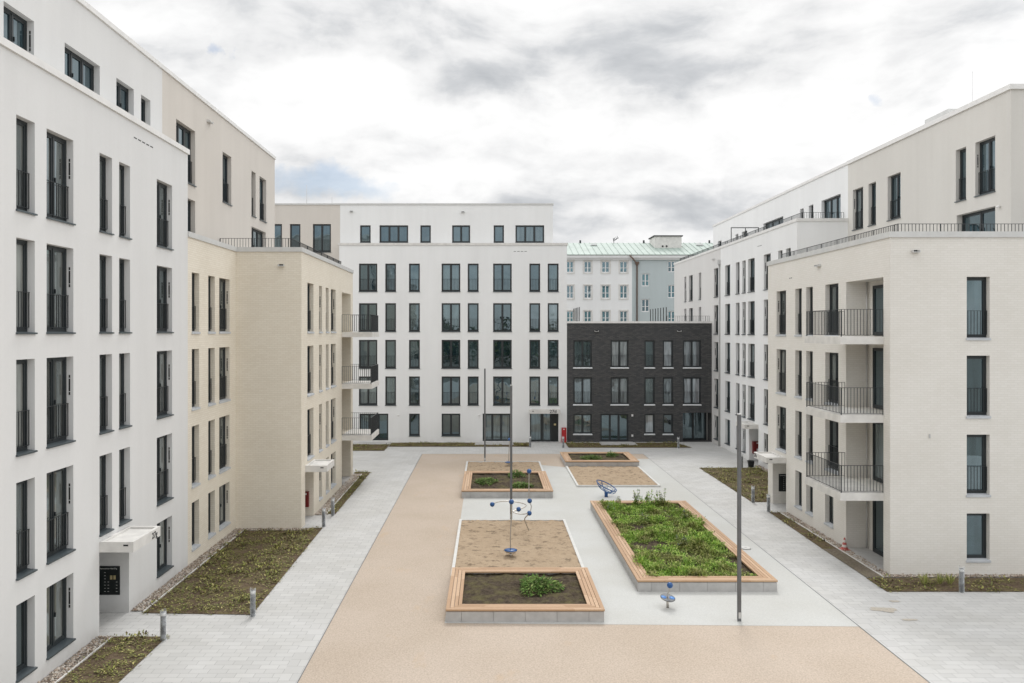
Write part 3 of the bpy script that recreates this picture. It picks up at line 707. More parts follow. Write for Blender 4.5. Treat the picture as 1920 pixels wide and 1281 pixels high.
for w in wt + wt2:
    a, b, z0, z1 = w; f = MB(); p = MB(); wd_ = b - a
    f.box(a, a + .1, 95.1, 95.2, z0, z1); f.box(b - .1, b, 95.1, 95.2, z0, z1); f.box(a + .1, b - .1, 95.1, 95.2, z0, z0 + .12); f.box(a + .1, b - .1, 95.1, 95.2, z1 - .1, z1)
    f.box((a + b) / 2 - .06, (a + b) / 2 + .06, 95.09, 95.2, z0 + .12, z1 - .1); f.box(a + .1, b - .1, 95.12, 95.2, z0 + (z1 - z0) * .4, z0 + (z1 - z0) * .4 + .07)
    o = f.build('window', M['wframe_white'], T)
    p.quad((a, 95.17, z0), (b, 95.17, z0), (b, 95.17, z1), (a, 95.17, z1)); p.build('pane', M['glass_teal'], o)
    if w in wt:
        s = MB(); t = .14; s.box(a - t, a, 94.95, 95.02, z0 - t, z1 + t); s.box(b, b + t, 94.95, 95.02, z0 - t, z1 + t); s.box(a, b, 94.95, 95.02, z1, z1 + t); s.box(a, b, 94.94, 95.02, z0 - t, z0); s.build('surround', M['concrete'], o)
mb = MB(); mb.box(2, 46, 94.5, 95.1, 17.72, 18.1); mb.box(2, 46, 94.75, 95.05, 17.5, 17.72); mb.build('eaves', M['white_cool'], T)
mb = MB(); mb.quad((2, 94.4, 18.1), (46, 94.4, 18.1), (46, 101, 20.25), (2, 101, 20.25)); mb.quad((2, 101, 20.25), (46, 101, 20.25), (46, 108, 18.1), (2, 108, 18.1))
mb.quad((2, 94.4, 18.1), (46, 94.4, 18.1), (46, 94.4, 18.02), (2, 94.4, 18.02))
for q in range(60):
    x = 2.3 + q * .72; mb.quad((x, 94.4, 18.11), (x + .03, 94.4, 18.17), (x + .03, 101, 20.32), (x, 101, 20.26)); mb.quad((x + .06, 94.4, 18.11), (x + .03, 94.4, 18.17), (x + .03, 101, 20.32), (x + .06, 101, 20.26))
mb.build('roof', M['copper'], T)
mb = MB(); mb.box(21.0, 24.4, 98, 101.2, 18.9, 20.75); o = mb.build('lift_housing', M['concrete'], T)
mb = MB(); mb.box(20.85, 24.55, 97.85, 101.3, 20.75, 20.87); mb.build('housing_cap', M['vent'], o)
mb = MB()
for x in (22.0, 22.5): mb.lathe([(.001, -.02), (.12, -.02), (.12, .02), (.001, .02)], (x, 97.97, 19.5), 10, (0, 1, 0))
mb.build('vent_outlet', M['vent'], o)
for u in (1088, 1207, 1330):
    x = (u - 917) / 1450 * 101; mb = MB(); mb.tube([(x, 101, 20.2), (x, 101, 20.6)], .12, 8); mb.build('vent_stack', M['rail'], T)
for u in (1113, 1311):
    x = (u - 917) / 1450 * 99.5; mb = MB(); mb.box(x - .4, x + .4, 99.2, 99.8, 19.75, 20.0); mb.build('skylight', M['wframe_white'], T)
mb = MB(); x = (1151 - 917) / 1450 * 101; mb.tube([(x, 101, 20.2), (x, 101, 20.9)], .04, 6); mb.tube([(x - .1, 101, 20.5), (x + .6, 101, 20.95)], .04, 6)
for q in range(4): mb.tube([(x + q * .18, 100.9, 20.45 + q * .11), (x + q * .18 - .1, 101.1, 20.85 + q * .11)], .03, 5)
mb.build('antenna', M['rail'], T)
mb = MB(); x = XT(1194); mb.tube([(x - 1, 94.3, 18.0), (x - .4, 94.5, 17.4), (x, 94.85, 16.9), (x, 94.85, 0)], .09, 8); mb.lathe([(.1, -.2), (.26, .15), (.26, .3)], (x, 94.85, 16.95), 10); mb.build('downpipe', M['pipe_brown'], T)

# ================================================================= GROUND
def sheet(name, mat, pts, z, nice=True):
    mb = MB(); mb.v += [(p[0], p[1], z) for p in pts]; mb.f.append(tuple(range(len(pts)))); mb.sm.append(False)
    return tag(mb.build(name, mat), kind='structure')
def rect(x0, x1, y0, y1): return [(x0, y0), (x1, y0), (x1, y1), (x0, y1)]
sheet('ground', M['ground'], rect(-1500, 1500, -1500, 1500), -.02)
sheet('paving', M['paving'], rect(-26, 34, -12, 61.0), 0)
sheet('plaza', M['plaza'], rect(-4.75, 10.93, -8, 55), .008)
sheet('plaza_inlay', M['plaza_white'], [(-1.33, 23.12), (10.93, 22.85), (10.93, 52.8), (9.64, 52.8), (4.9, 49.6), (3.4, 50.4), (3.4, 50.6), (-1.33, 46)], .012)
for x0, x1 in ((-5.27, -4.77), (10.95, 11.45)):
    sheet('paving_band', M['band'], rect(x0, x1, -8, 55.5), .004)
for x0, x1 in ((-4.77, -4.745), (10.925, 10.955)): sheet('plaza_edging', M['mast'], rect(x0, x1, -8, 55), .014)
sheet('plaza_edging', M['mast'], rect(-4.74, 10.92, 55, 55.02), .014)
# terrace slabs and loggia floors
sheet('terrace_slab', M['concrete_grey'], rect(X(892) - .05, X(962), 59.3, 60.9), .03)
sheet('terrace_slab', M['concrete_grey'], rect(X(1124), X(1186), 59.2, 60.92), .03)
sheet('terrace_slab', M['concrete_grey'], rect(-10.6, -7.7, 59.5, 60.9), .03)
sheet('terrace_slab', M['concrete_grey'], rect(14.0, 15.2, 28.22, 31.1), .03)
sheet('terrace_slab', M['concrete_grey'], rect(-9.5, -8.05, 43.65, 46.35), .03)

def leafquad(mb, c, d, up, ln, w):
    d = d.normalized(); s = d.cross(up)
    if s.length < .05: s = Vector((1, 0, 0))
    s.normalize(); a = c; m = c + d * ln * .5; t = c + d * ln - Vector((0, 0, ln * .15))
    mb.quad(tuple(a), tuple(m + s * w), tuple(t), tuple(m - s * w))
def rnd(a, b): return random.uniform(a, b)
def inside(poly, x, y):
    r = False; n = len(poly)
    for i in range(n):
        (x0, y0), (x1, y1) = poly[i], poly[(i + 1) % n]
        if (y0 > y) != (y1 > y) and x < (x1 - x0) * (y - y0) / (y1 - y0) + x0: r = not r
    return r
def tuft(mb, x, y, z, n, rad, ln, w, el=(.1, 1.1)):
    for _ in range(n):
        a = rnd(0, 2 * PI); e = rnd(*el); r = rad * math.sqrt(random.random())
        leafquad(mb, Vector((x + r * math.cos(a), y + r * math.sin(a), z + rnd(0, rad * .5))), Vector((math.cos(a) * math.cos(e), math.sin(a) * math.cos(e), math.sin(e))), Vector((0, 0, 1)), ln * rnd(.6, 1.3), w * rnd(.7, 1.3))
def bed(poly, label, dens, ln=.085, bare=0.0):
    xs = [p[0] for p in poly]; ys = [p[1] for p in poly]
    sheet('bed_soil', M['bed'], poly, .016)
    mb = MB(); area = (max(xs) - min(xs)) * (max(ys) - min(ys))
    n = int(area * dens * 2.1)
    for _ in range(n):
        x, y = rnd(min(xs), max(xs)), rnd(min(ys), max(ys))
        if not inside(poly, x, y): continue
        d = mnoise.noise(Vector((x * .9, y * .9, 3.1))) + .5 * mnoise.noise(Vector((x * 2.7, y * 2.7, 8.1)))
        if d < -.25 + bare: 
            if random.random() < .7: continue
        big = d > .15 and random.random() < .5
        tuft(mb, x, y, .012, random.randint(5, 9), .09 if not big else .13, ln * (1.5 if big else 1), .018 if not big else .024, (-.05, .6) if not big else (.2, 1.2))
    tag(mb.build('ground_cover', M['cover'], None, (sum(xs) / len(xs), sum(ys) / len(ys), 0)), label, 'ground cover', None, 'stuff')
bed([(-10.72, 9), (-9.2, 9), (-9.2, 22.1), (-10.72, 22.1)], 'low brown-green ground cover in the nearest bed at bottom left', 26)
bed([(-10.72, 23.95), (-7.3, 23.8), (-7.38, 34.3), (-8.15, 34.3), (-8.15, 33.8), (-10.72, 33.8)], 'brown-green ground cover in the large bed before the left brick annex', 26)
bed([(-7.75, 36.95), (-7.33, 36.9), (-7.33, 47.9), (-8.3, 48.0), (-8.3, 47.4), (-7.75, 47.2)], 'ground cover strip beside the left brick annex below its balconies', 30)
bed(rect(-11.5, -7.65, 56.4, 59.5), 'ground cover patch below the balconies in the far left corner', 20)
bed([(-7.6, 58.4), (3.1, 58.4), (3.1, 60.5), (1.8, 60.5), (1.8, 59.25), (-1.1, 59.25), (-1.1, 60.5), (-7.6, 60.5)], 'narrow ground cover strip in front of the far white block', 18)
bed([(5.95, 57.9), (15.2, 57.9), (14.6, 60.5), (11.4, 60.5), (11.4, 59.15), (8.6, 59.15), (8.6, 60.5), (5.95, 60.5)], 'narrow ground cover strip in front of the dark brick building', 18)
bed([(13.42, 49.4), (13.42, 39.5), (14.35, 39.5), (14.35, 40.0), (17.2, 40.0), (17.2, 49.4)], 'ground cover bed between the right white block and brick house', 22)
bed([(13.36, 31.0), (13.98, 31.0), (13.98, 37.2), (13.5, 37.3)], 'dark mulched strip with sparse plants beside the right brick house', 12, .07, .35)
bed(rect(13.33, 28, 25.9, 27.35), 'dark mulched bed with grass tufts at the foot of the right brick wall', 12, .085, .2)
sheet('bare_earth', M['bare'], [(13.36, 27.4), (13.98, 27.4), (13.98, 30.98), (13.36, 30.98)], .02)
def pebbles(mb, x0, x1, y0, y1, n):
    for _ in range(n):
        c = Vector((rnd(x0, x1), rnd(y0, y1), .03)); r = rnd(.022, .045); i = len(mb.v)
        for dx, dy, dz in ((1, 0, 0), (.3, .9, 0), (-.8, .5, 0), (-.7, -.6, 0), (.4, -.9, 0), (0, 0, .8)):
            mb.v.append((c.x + dx * r * rnd(.8, 1.2), c.y + dy * r * rnd(.8, 1.2), c.z + dz * r))
        for q in range(5): mb.f.append((i + q, i + (q + 1) % 5, i + 5)); mb.sm.append(True)
PB = leafmat('pebble', [(0, (.16, .12, .09)), (.3, (.36, .29, .23)), (.6, (.50, .44, .38)), (.85, (.60, .57, .52)), (1, (.30, .19, .14))])
for rs, lab in (((-11.18, -10.75, 9, 22.1), 'pebble drainage strip below the left white wall, nearest the viewer'), ((-11.18, -10.75, 24.1, 34.15), 'pebble drainage strip between entrance 27g and the brick annex'), ((-10.72, -7.9, 33.83, 34.18), 'pebble strip at the foot of the left annex front wall'),
           ((-8.28, -7.78, 36.7, 47.1), 'pebble strip beside the left annex below its balconies'), ((14.0, 14.36, 27.4, 37.2), 'pebble strip beside the right brick house'), ((14.36, 28, 27.4, 27.71), 'pebble strip at the front foot of the right brick house'), ((17.22, 17.53, 40, 50.2), 'pebble strip beside the right white block')):
    sheet('gravel_strip', M['gravel'], rect(*rs), .018)
    mb = MB(); ar = (rs[1] - rs[0]) * (rs[3] - rs[2]); pebbles(mb, *rs, int(ar * 260))
    tag(mb.build('pebbles', PB, None, (rs[0], rs[2], 0)), lab, 'pebbles', None, 'stuff')
for r_ in ((-10.75, -10.71, 9, 22.1), (-10.75, -10.71, 24.0, 33.8), (-7.78, -7.74, 36.95, 47.1), (13.96, 14.0, 27.4, 37.2)):
    mb = MB(); mb.box(r_[0], r_[1], r_[2], r_[3], 0, .05); tag(mb.build('bed_edging', M['concrete'], None, (r_[0], r_[2], 0)), kind='structure')
# sand spill on the paving
for cx, cy, r_, sx in ((12.4, 24.25, .28, 1.5), (13.1, 25.0, .10, 1.8), (12.7, 23.4, .09, 2.4)):
    pts = []
    for q in range(26):
        a = 2 * PI * q / 26; rr = r_ * (1 + .55 * mnoise.noise(Vector((math.cos(a) * 1.7 + cx, math.sin(a) * 1.7, cy)))); pts.append((cx + rr * sx * math.cos(a), cy + rr * .8 * math.sin(a)))
    sheet('sand_spill', M['spill_pale'], pts, .010)

# ================================================================= PLANTERS & SANDPITS
def terrain(x0, x1, y0, y1, z, amp, sc, step, clod=0, floor=None):
    nx, ny = max(2, int((x1 - x0) / step)), max(2, int((y1 - y0) / step)); mb = MB()
    for j in range(ny + 1):
        for i in range(nx + 1):
            x, y = x0 + (x1 - x0) * i / nx, y0 + (y1 - y0) * j / ny
            h = mnoise.fractal(Vector((x * sc, y * sc, z)), .9, 2.1, 4)
            if clod: h += clod * (abs(mnoise.noise(Vector((x * sc * 1.9, y * sc * 2.6, 5)))) + .4 * mnoise.noise(Vector((x * 14, y * 14, 2))))
            mb.v.append((x, y, z + amp * h if floor is None else max(floor + .004 * h, z + amp * (h - .3))))
    for j in range(ny):
        for i in range(nx):
            a = j * (nx + 1) + i; mb.f.append((a, a + 1, a + nx + 2, a + nx + 1)); mb.sm.append(True)
    return mb
def planter(x0, x1, y0, y1, label, soil_z=.27):
    t = thing('planter', ((x0 + x1) / 2, (y0 + y1) / 2, 0), label, 'planter', 'raised timber-topped planters')
    hb, ht = .325, .40; wl = .30; g = .004
    mb = MB(); o = .015; X0, X1, Y0, Y1 = x0 + o, x1 - o, y0 + o, y1 - o
    def run(n, f):
        e = .46
        cuts = [0, e] + [e + (n - 2 * e) * q / max(1, round((n - 2 * e) / .96)) for q in range(1, round((n - 2 * e) / .96))] + [n - e, n]
        for a, b in zip(cuts, cuts[1:]): f(a + g, b - g)
    run(X1 - X0, lambda a, b: mb.box(X0 + a, X0 + b, Y0, Y0 + wl, 0, hb)); run(X1 - X0, lambda a, b: mb.box(X0 + a, X0 + b, Y1 - wl, Y1, 0, hb))
    n = Y1 - Y0 - 2 * wl
    run(n, lambda a, b: mb.box(X0, X0 + wl, Y0 + wl + a, Y0 + wl + b, 0, hb)); run(n, lambda a, b: mb.box(X1 - wl, X1, Y0 + wl + a, Y0 + wl + b, 0, hb))
    mb.build('concrete_base', M['concrete_grey'], t)
    mb = MB(); W = .47; ns = 4; sl = W / ns; gp = .014
    for s in range(ns):
        a, b = s * sl + (gp if s else 0), (s + 1) * sl
        def seg(P0, P1, Q1, Q0):
            P0, P1, Q0, Q1 = map(Vector, (P0, P1, Q0, Q1)); Ln = (P1 - P0).length
            f = [0, min(.9 / Ln, .3), 1 - min(.9 / Ln, .3), 1] if Ln < 6 else [0, .08, .31, .54, .77, .92, 1]
            for u, v in zip(f, f[1:]):
                e0, e1 = (0.002 / Ln, 0.002 / Ln)
                A_, B_ = P0.lerp(P1, u + e0), P0.lerp(P1, v - e1); C_, D_ = Q0.lerp(Q1, v - e1), Q0.lerp(Q1, u + e0)
                mb.prism([A_, B_, C_, D_], hb + .02, ht)
        seg((x0 + a, y0 + a), (x1 - a, y0 + a), (x1 - b, y0 + b), (x0 + b, y0 + b)); seg((x1 - a, y1 - a), (x0 + a, y1 - a), (x0 + b, y1 - b), (x1 - b, y1 - b))
        seg((x0 + a, y1 - a), (x0 + a, y0 + a), (x0 + b, y0 + b), (x0 + b, y1 - b)); seg((x1 - a, y0 + a), (x1 - a, y1 - a), (x1 - b, y1 - b), (x1 - b, y0 + b))
    mb.build('bench_slats', M['wood'], t)
    mb = MB()
    mb.box(x0 + .04, x1 - .04, y0 + .04, y0 + .12, hb, hb + .02); mb.box(x0 + .04, x1 - .04, y1 - .12, y1 - .04, hb, hb + .02)
    mb.build('bearer', M['vent'], t)
    i = wl + .02; terrain(x0 + i, x1 - i, y0 + i, y1 - i, soil_z, .05, 2.6, .06, .6).build('soil', M['soil'], t)
    return t
P1 = planter(-1.30, 3.47, 23.17, 27.3, 'nearest timber-topped concrete planter with one bushy green plant in dark soil')
P2 = planter(-1.45, 3.36, 40.45, 46.1, 'timber-topped planter in the middle distance behind the play poles, with three small green plants')
P3 = planter(4.89, 9.64, 49.55, 53.4, 'farthest timber-topped planter near the dark brick building, with two low plants')
P4 = planter(4.97, 9.66, 25.87, 38.07, 'long timber-topped planter overgrown with green weeds on the right', .27)
def sandpit(x0, x1, y0, y1, label, front):
    t = thing('sandpit', ((x0 + x1) / 2, (y0 + y1) / 2, 0), label, 'sandpit', 'sandpits with pale kerbs'); w = .11; h = .11
    mb = MB()
    mb.box(x0, x0 + w, y0, y1, 0, h); mb.box(x1 - w, x1, y0, y1, 0, h)
    if front: mb.box(x0 + w, x1 - w, y0, y0 + w, 0, h)
    else: mb.box(x0 + w, x1 - w, y1 - w, y1, 0, h)
    mb.build('kerb', M['kerb'], t)
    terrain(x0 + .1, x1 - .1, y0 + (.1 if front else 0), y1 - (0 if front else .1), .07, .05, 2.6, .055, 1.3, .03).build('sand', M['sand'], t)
    return t
sandpit(-1.36, 3.49, 27.31, 35.5, 'sandpit directly behind the nearest planter, with play poles standing in it', False)
sandpit(-1.5, 3.38, 46.11, 51.3, 'small sandpit behind the middle planter, at the foot of the farthest lamp mast', False)
sandpit(4.91, 9.6, 43.25, 49.54, 'sandpit in front of the farthest planter, beside the blue net seat', True)

# weeds in P4
mb = MB()
for _ in range(2600):
    x, y = rnd(5.40, 9.22), rnd(26.32, 37.62)
    d = mnoise.noise(Vector((x * .8, y * .8, 1.3))) + .6 * mnoise.noise(Vector((x * 2.2, y * 2.2, 4.4)))
    if x > 8.3 and y < 31: d -= .25
    if d < -.42: continue
    h = .45 + max(0, d) * 1.7
    for _k in range(int(9 + 12 * h)):
        a = rnd(0, 2 * PI); e = rnd(.1, 1.35); r = rnd(0, .15)
        leafquad(mb, Vector((x + r * math.cos(a), y + r * math.sin(a), .27 + rnd(0, .20) * h)), Vector((math.cos(a) * math.cos(e), math.sin(a) * math.cos(e), math.sin(e))), Vector((0, 0, 1)), rnd(.06, .15) * (.7 + .5 * h), rnd(.010, .024))
tag(mb.build('weeds', M['weed'], None, (7.3, 32, .27)), 'dense green weeds filling the long planter on the right', 'weeds', None, 'stuff')
def tall_weed(x, y, h, label):
    t = thing('weed_plant', (x, y, .27), label, 'plant', 'tall weeds in the long planter')
    s = MB(); l = MB(); f = MB()
    for q in range(6):
        a = rnd(0, 2 * PI); hh = h * rnd(.45, 1); rr = rnd(.05, .26); bx, by = x + rr * math.cos(a), y + .6 * rr * math.sin(a)
        tx, ty = bx + rnd(-.14, .14), by + rnd(-.1, .1)
        s.tube([(bx, by, .25), ((bx + tx) / 2 + .02, (by + ty) / 2, .27 + hh * .5), (tx, ty, .27 + hh)], [.008, .006, .004], 5)
        n = int(38 * hh / .6)
        for i in range(n):
            z = rnd(.05, .95); b = rnd(0, 2 * PI); e = rnd(.0, .9)
            leafquad(l, Vector((bx + (tx - bx) * z, by + (ty - by) * z, .27 + hh * z)), Vector((math.cos(b) * math.cos(e), math.sin(b) * math.cos(e), math.sin(e))), Vector((0, 0, 1)), rnd(.08, .2) * (1.35 - .85 * z), rnd(.014, .034))
        for i in range(5): f.ball((tx + rnd(-.03, .03), ty + rnd(-.03, .03), .27 + hh - rnd(0, .12)), .012, 6)
    s.build('stem', M['stem'], t); l.build('leaves', M['weed'], t); f.build('flower', M['flower'], t)
for x, y, h, lab in ((6.15, 37.0, .62, 'leftmost tall weed at the far edge of the long planter'), (7.05, 37.2, .95, 'tall bushy weed left of centre at the far edge of the long planter'), (7.65, 37.2, 1.05, 'tallest flowering weed in the middle of the far edge of the long planter'), (8.35, 37.35, 1.0, 'slender tall weed right of centre at the far edge of the long planter'),
                     (6.8, 34.0, .55, 'dark upright weed halfway along the long planter'), (8.75, 34.6, .5, 'upright weed against the right slats of the long planter'), (7.5, 30.2, .5, 'upright weed in the near half of the long planter'), (7.35, 36.7, .75, 'broad leafy weed just in front of the tallest weeds in the long planter'), (5.75, 36.2, .5, 'bushy weed near the far left corner of the long planter')):
    tall_weed(x, y, h, lab)
def bush(x, y, z, r, h, n, label, ln=.16):
    mb = MB(); s = MB()
    t = thing('bushy_plant', (x, y, z), label, 'plant')
    for _ in range(n):
        a = rnd(0, 2 * PI); u = math.sqrt(random.random()); rr = r * u; top = h * math.sqrt(max(0, 1 - u * u * .9)) * rnd(.35, 1.05)
        w = 1 + .25 * math.sin(a * 3 + x)
        c = Vector((x + rr * w * math.cos(a), y + rr * w * math.sin(a), z + top)); e = rnd(-.5, .9)
        leafquad(mb, c, Vector((math.cos(a + rnd(-1, 1)) * math.cos(e), math.sin(a + rnd(-1, 1)) * math.cos(e), math.sin(e))), Vector((rnd(-.4, .4), rnd(-.4, .4), 1)), ln * rnd(.5, 1.4), ln * rnd(.08, .18))
    for _ in range(max(6, int(r * 40))):
        a = rnd(0, 2 * PI); q = rnd(.4, .95)
        s.tube([(x, y, z), (x + r * q * .4 * math.cos(a), y + r * q * .4 * math.sin(a), z + h * .7), (x + r * q * math.cos(a), y + r * q * math.sin(a), z + h * (.95 - q * .4))], [.008, .006, .003], 5)
    s.build('stem', M['stem'], t); mb.build('foliage', M['shrub'], t)
bush(1.62, 25.35, .27, .62, .34, 1000, 'large bushy green plant in the nearest planter')
bush(-.15, 43.0, .27, .52, .26, 600, 'low green plant at left in the middle planter')
bush(1.55, 44.9, .27, .42, .36, 500, 'green plant at the back of the middle planter beside the pole')
bush(1.75, 41.9, .27, .50, .24, 500, 'green plant at the front of the middle planter beside the pole')
bush(6.75, 50.9, .27, .62, .26, 600, 'wider low green plant at left in the farthest planter')
bush(8.3, 52.2, .27, .36, .28, 300, 'smaller green plant at right in the farthest planter')
# grass tufts in the right front bed
for x, lab in ((14.95, 'leftmost yellow-green grass tuft in the mulched bed at right'), (15.55, 'middle yellow-green grass tuft in the mulched bed at right'), (16.1, 'third yellow-green grass tuft, nearest the bollard in the mulched bed at right')):
    pass
for u, v, lab in ((1655 + 78, 1098, 'leftmost pale grass tuft in the mulched bed before the right brick wall'), (1762, 1097, 'middle pale grass tuft in the mulched bed before the right brick wall'), (1781, 1098, 'pale grass tuft nearest the bollard before the right brick wall')):
    y = 12673 / (v - 621); x = (u - 917) * 8.74 / (v - 621)
    mb = MB(); tuft(mb, x, y, .015, 60, .06, .42, .010, (.7, 1.5)); tag(mb.build('grass_tuft', M['tuft'], None, (x, y, 0)), lab, 'grass tuft', 'grass tufts in the right mulched bed')

# ================================================================= MASTS, BOLLARDS, PLAY EQUIPMENT
def mast(x, y, label):
    t = thing('light_mast', (x, y, 0), label, 'lamp mast', 'slender grey light masts')
    mb = MB(); r = .052
    mb.prism([(x - r, y - r * .8), (x - r * .8, y - r), (x + r * .8, y - r), (x + r, y - r * .8), (x + r, y + r * .8), (x + r * .8, y + r), (x - r * .8, y + r), (x - r, y + r * .8)], .02, 6.23); mb.build('mast', M['mast'], t)
    mb = MB(); mb.box(x - r - .006, x + r + .006, y - r - .006, y + r + .006, 0, .03); mb.build('base_collar', M['zinc'], t)
    mb = MB(); mb.box(x - .035, x + .035, y - r - .006, y - r, .12, .30); mb.build('access_door', M['zinc'], t)
    mb = MB(); mb.box(x - r - .003, x + r + .003, y - r - .003, y + r + .003, 6.23, 6.26); mb.build('cap', M['zinc'], t)
mast(7.52, 23.25, 'slender grey light mast nearest the viewer, in front of the long planter')
mast(1.02, 35.7, 'slender grey light mast at the back edge of the sandpit with play poles')
mast(-.28, 51.55, 'slender grey light mast farthest away, behind the small sandpit')
def make_bollard():
    t = bpy.data.objects.new('bollard', None); C.objects.link(t); WL[t] = Vector((0, 0, 0))
    m = MB(); m.lathe([(.001, 0), (.07, 0), (.07, .79), (.066, .80), (.001, .80)], n=16); m.build('post', M['mast'], t)
    w = MB(); n = 18; i = 0
    for r_, z in ((.082, .01), (.084, .3), (.080, .6), (.086, .83)):
        for j in range(n):
            q = 2 * PI * j / n; zz = z + (.05 * abs(math.sin(q)) if z > .8 else 0); rr = r_ * (1 + .06 * math.sin(q * 5 + z * 9)); w.v.append((rr * math.cos(q), rr * math.sin(q), zz))
    for k_ in range(3):
        for j in range(n): a = k_ * n + j; b = k_ * n + (j + 1) % n; w.f.append((a, b, b + n, a + n)); w.sm.append(True)
    w.build('plastic_wrap', M['film'], t)
    c = MB(); c.lathe([(.071, 0), (.09, 0), (.09, .012), (.071, .012)], n=16); c.build('base_ring', M['zinc'], t)
    c = MB(); c.lathe([(.071, .70), (.0735, .70), (.0735, .79), (.071, .79)], n=16); c.build('light_lens', M['label'], t)
    return t
def copy_tree(o, parent=None):
    c = o.copy(); C.objects.link(c); c.parent = parent
    for ch in o.children: copy_tree(ch, c)
    return c
BO = [(306, 1201, 'wrapped grey bollard nearest the viewer, at the corner of the bottom-left bed'), (474, 1156, 'wrapped grey bollard at the near corner of the large left bed'), (607, 988, 'grey bollard before the entrance of the left brick annex, nearer of the two'), (624, 967, 'grey bollard before the left brick annex, farther of the two'),
      (994, 839, 'grey bollard left of the path to entrance 27d'), (1056, 840, 'grey bollard in front of the red cabinet by entrance 27d'), (1272, 841, 'grey bollard at the right end of the bed before the dark brick building'), (1391, 877, 'grey bollard by the path to the right white block, half hidden by the nearest mast'),
      (1412, 942.5, 'wrapped grey bollard at the near corner of the bed before the right brick house entrance'), (1441, 960, 'grey bollard beside the entrance path of the right brick house'), (1803, 1111, 'wrapped grey bollard in the mulched bed at far right')]
b0 = make_bollard()
for i, (u, v, lab) in enumerate(BO):
    o = b0 if i == 0 else copy_tree(b0)
    o.location = ((u - 917) * 8.74 / (v - 621), 12673 / (v - 621), 0); o.rotation_euler = (0, 0, i * 1.3)
    tag(o, lab, 'bollard', 'grey bollards along the paths')

def smooth(pts, n=8):
    P = [Vector(p) for p in pts]; out = []
    for i in range(len(P) - 1):
        p0, p1, p2, p3 = P[max(i - 1, 0)], P[i], P[i + 1], P[min(i + 2, len(P) - 1)]
        for k_ in range(n):
            t = k_ / n; out.append(.5 * ((2 * p1) + (-p0 + p2) * t + (2 * p0 - 5 * p1 + 4 * p2 - p3) * t * t + (-p0 + 3 * p1 - 3 * p2 + p3) * t ** 3))
    return out + [P[-1]]
t = thing('climbing_spiral', (1.3, 33.4, 0), 'curved steel climbing tube with five blue balls in the first sandpit', 'play equipment')
mb = MB(); mb.tube(smooth([(.14, 33.6, 1.21), (.42, 34.08, 1.22), (.9, 34.28, 1.2), (1.38, 34.12, 1.17), (1.62, 33.75, 1.14), (1.45, 33.38, 1.1), (1.2, 33.2, 1.07), (1.02, 33.05, 1.04), (1.12, 32.9, 1.0), (1.4, 32.92, .95), (1.73, 33.2, .92)]), .022, 8); mb.build('spiral_tube', M['steel'], t)
mb = MB(); mb.tube(smooth([(1.78, 33.55, 0), (1.62, 33.45, .35), (1.54, 33.35, .65), (1.73, 33.2, .92), (1.82, 33.3, 1.18), (1.75, 33.35, 1.42), (1.72, 33.38, 2.0), (1.73, 33.4, 2.69)]), .024, 8); mb.build('wavy_pole', M['steel'], t)
for c in ((.14, 33.6, 1.21), (1.27, 33.24, 1.08), (1.73, 33.2, .92), (1.75, 33.35, 1.42), (1.73, 33.4, 2.69)):
    mb = MB(); mb.ball(c, .105); mb.build('ball', M['blue'], t)
def spin_pole(x, y, h, label, scale=1.0):
    t = thing('spinning_pole', (x, y, 0), label, 'play equipment', 'spinning poles with foot disc')
    mb = MB(); mb.tube([(x, y, 0), (x, y, .24)], .045, 12); mb.build('pivot', M['steel'], t)
    mb = MB(); mb.lathe([(.05, .20), (.20, .24), (.255, .30), (.25, .31)], (x, y, 0), 24); mb.build('dish', M['steel'], t)
    mb = MB(); mb.lathe([(.25, .31), (.255, .325), (.15, .355), (.03, .36)], (x, y, 0), 24); mb.build('foot_disc', M['blue'], t)
    mb = MB(); mb.tube(smooth([(x, y, .3), (x - .01, y, h * .4), (x + .03, y, h * .75), (x + .03, y, h)]), .022, 8); mb.build('pole', M['steel'], t)
    mb = MB(); mb.ball((x + .03, y, h), .10); mb.build('ball', M['blue'], t)
spin_pole(.83, 29.75, 2.17, 'steel spinning pole with blue foot disc standing in the first sandpit')
spin_pole(1.27, 49.7, 1.78, 'steel spinning pole with blue ball in the small far sandpit, beside the mast')
# small tilted spinner in front of the long planter
x, y = 5.64, 24.42; t = thing('tilted_spinner', (x, y, 0), 'small tilted spinner with blue ball and two blue foot pads before the long planter', 'play equipment')
ax = Vector((.12, -.20, 1)).normalized(); c = Vector((x, y, .30))
mb = MB(); mb.tube([(x, y, 0), (x, y, .27)], .042, 12); mb.build('pivot', M['steel'], t)
mb = MB(); mb.lathe([(.03, -.06), (.14, -.04), (.225, .0), (.235, .02)], c, 28, ax); mb.build('dish', M['steel'], t)
mb = MB(); mb.lathe([(.236, .02), (.236, .032), (.20, .034), (.001, .02)], c, 28, ax); mb.build('disc', M['mast'], t)
for s in (-1, 1):
    sx = Vector((1, 0, 0)) - ax * ax.x; pc = c + ax * .036 + sx.normalized() * .135 * s
    mb = MB(); mb.lathe([(.085, -.01), (.085, .006), (.001, .008)], pc, 20, ax); mb.build('foot_pad', M['blue_light'], t)
top = Vector((x + .07, y, .715))
mb = MB(); mb.tube(smooth([c, c + Vector((.0, 0, .12)), c + Vector((.055, 0, .26)), top]), .02, 8); mb.build('stem', M['steel'], t)
mb = MB(); mb.ball(top, .095); mb.build('ball', M['blue'], t)
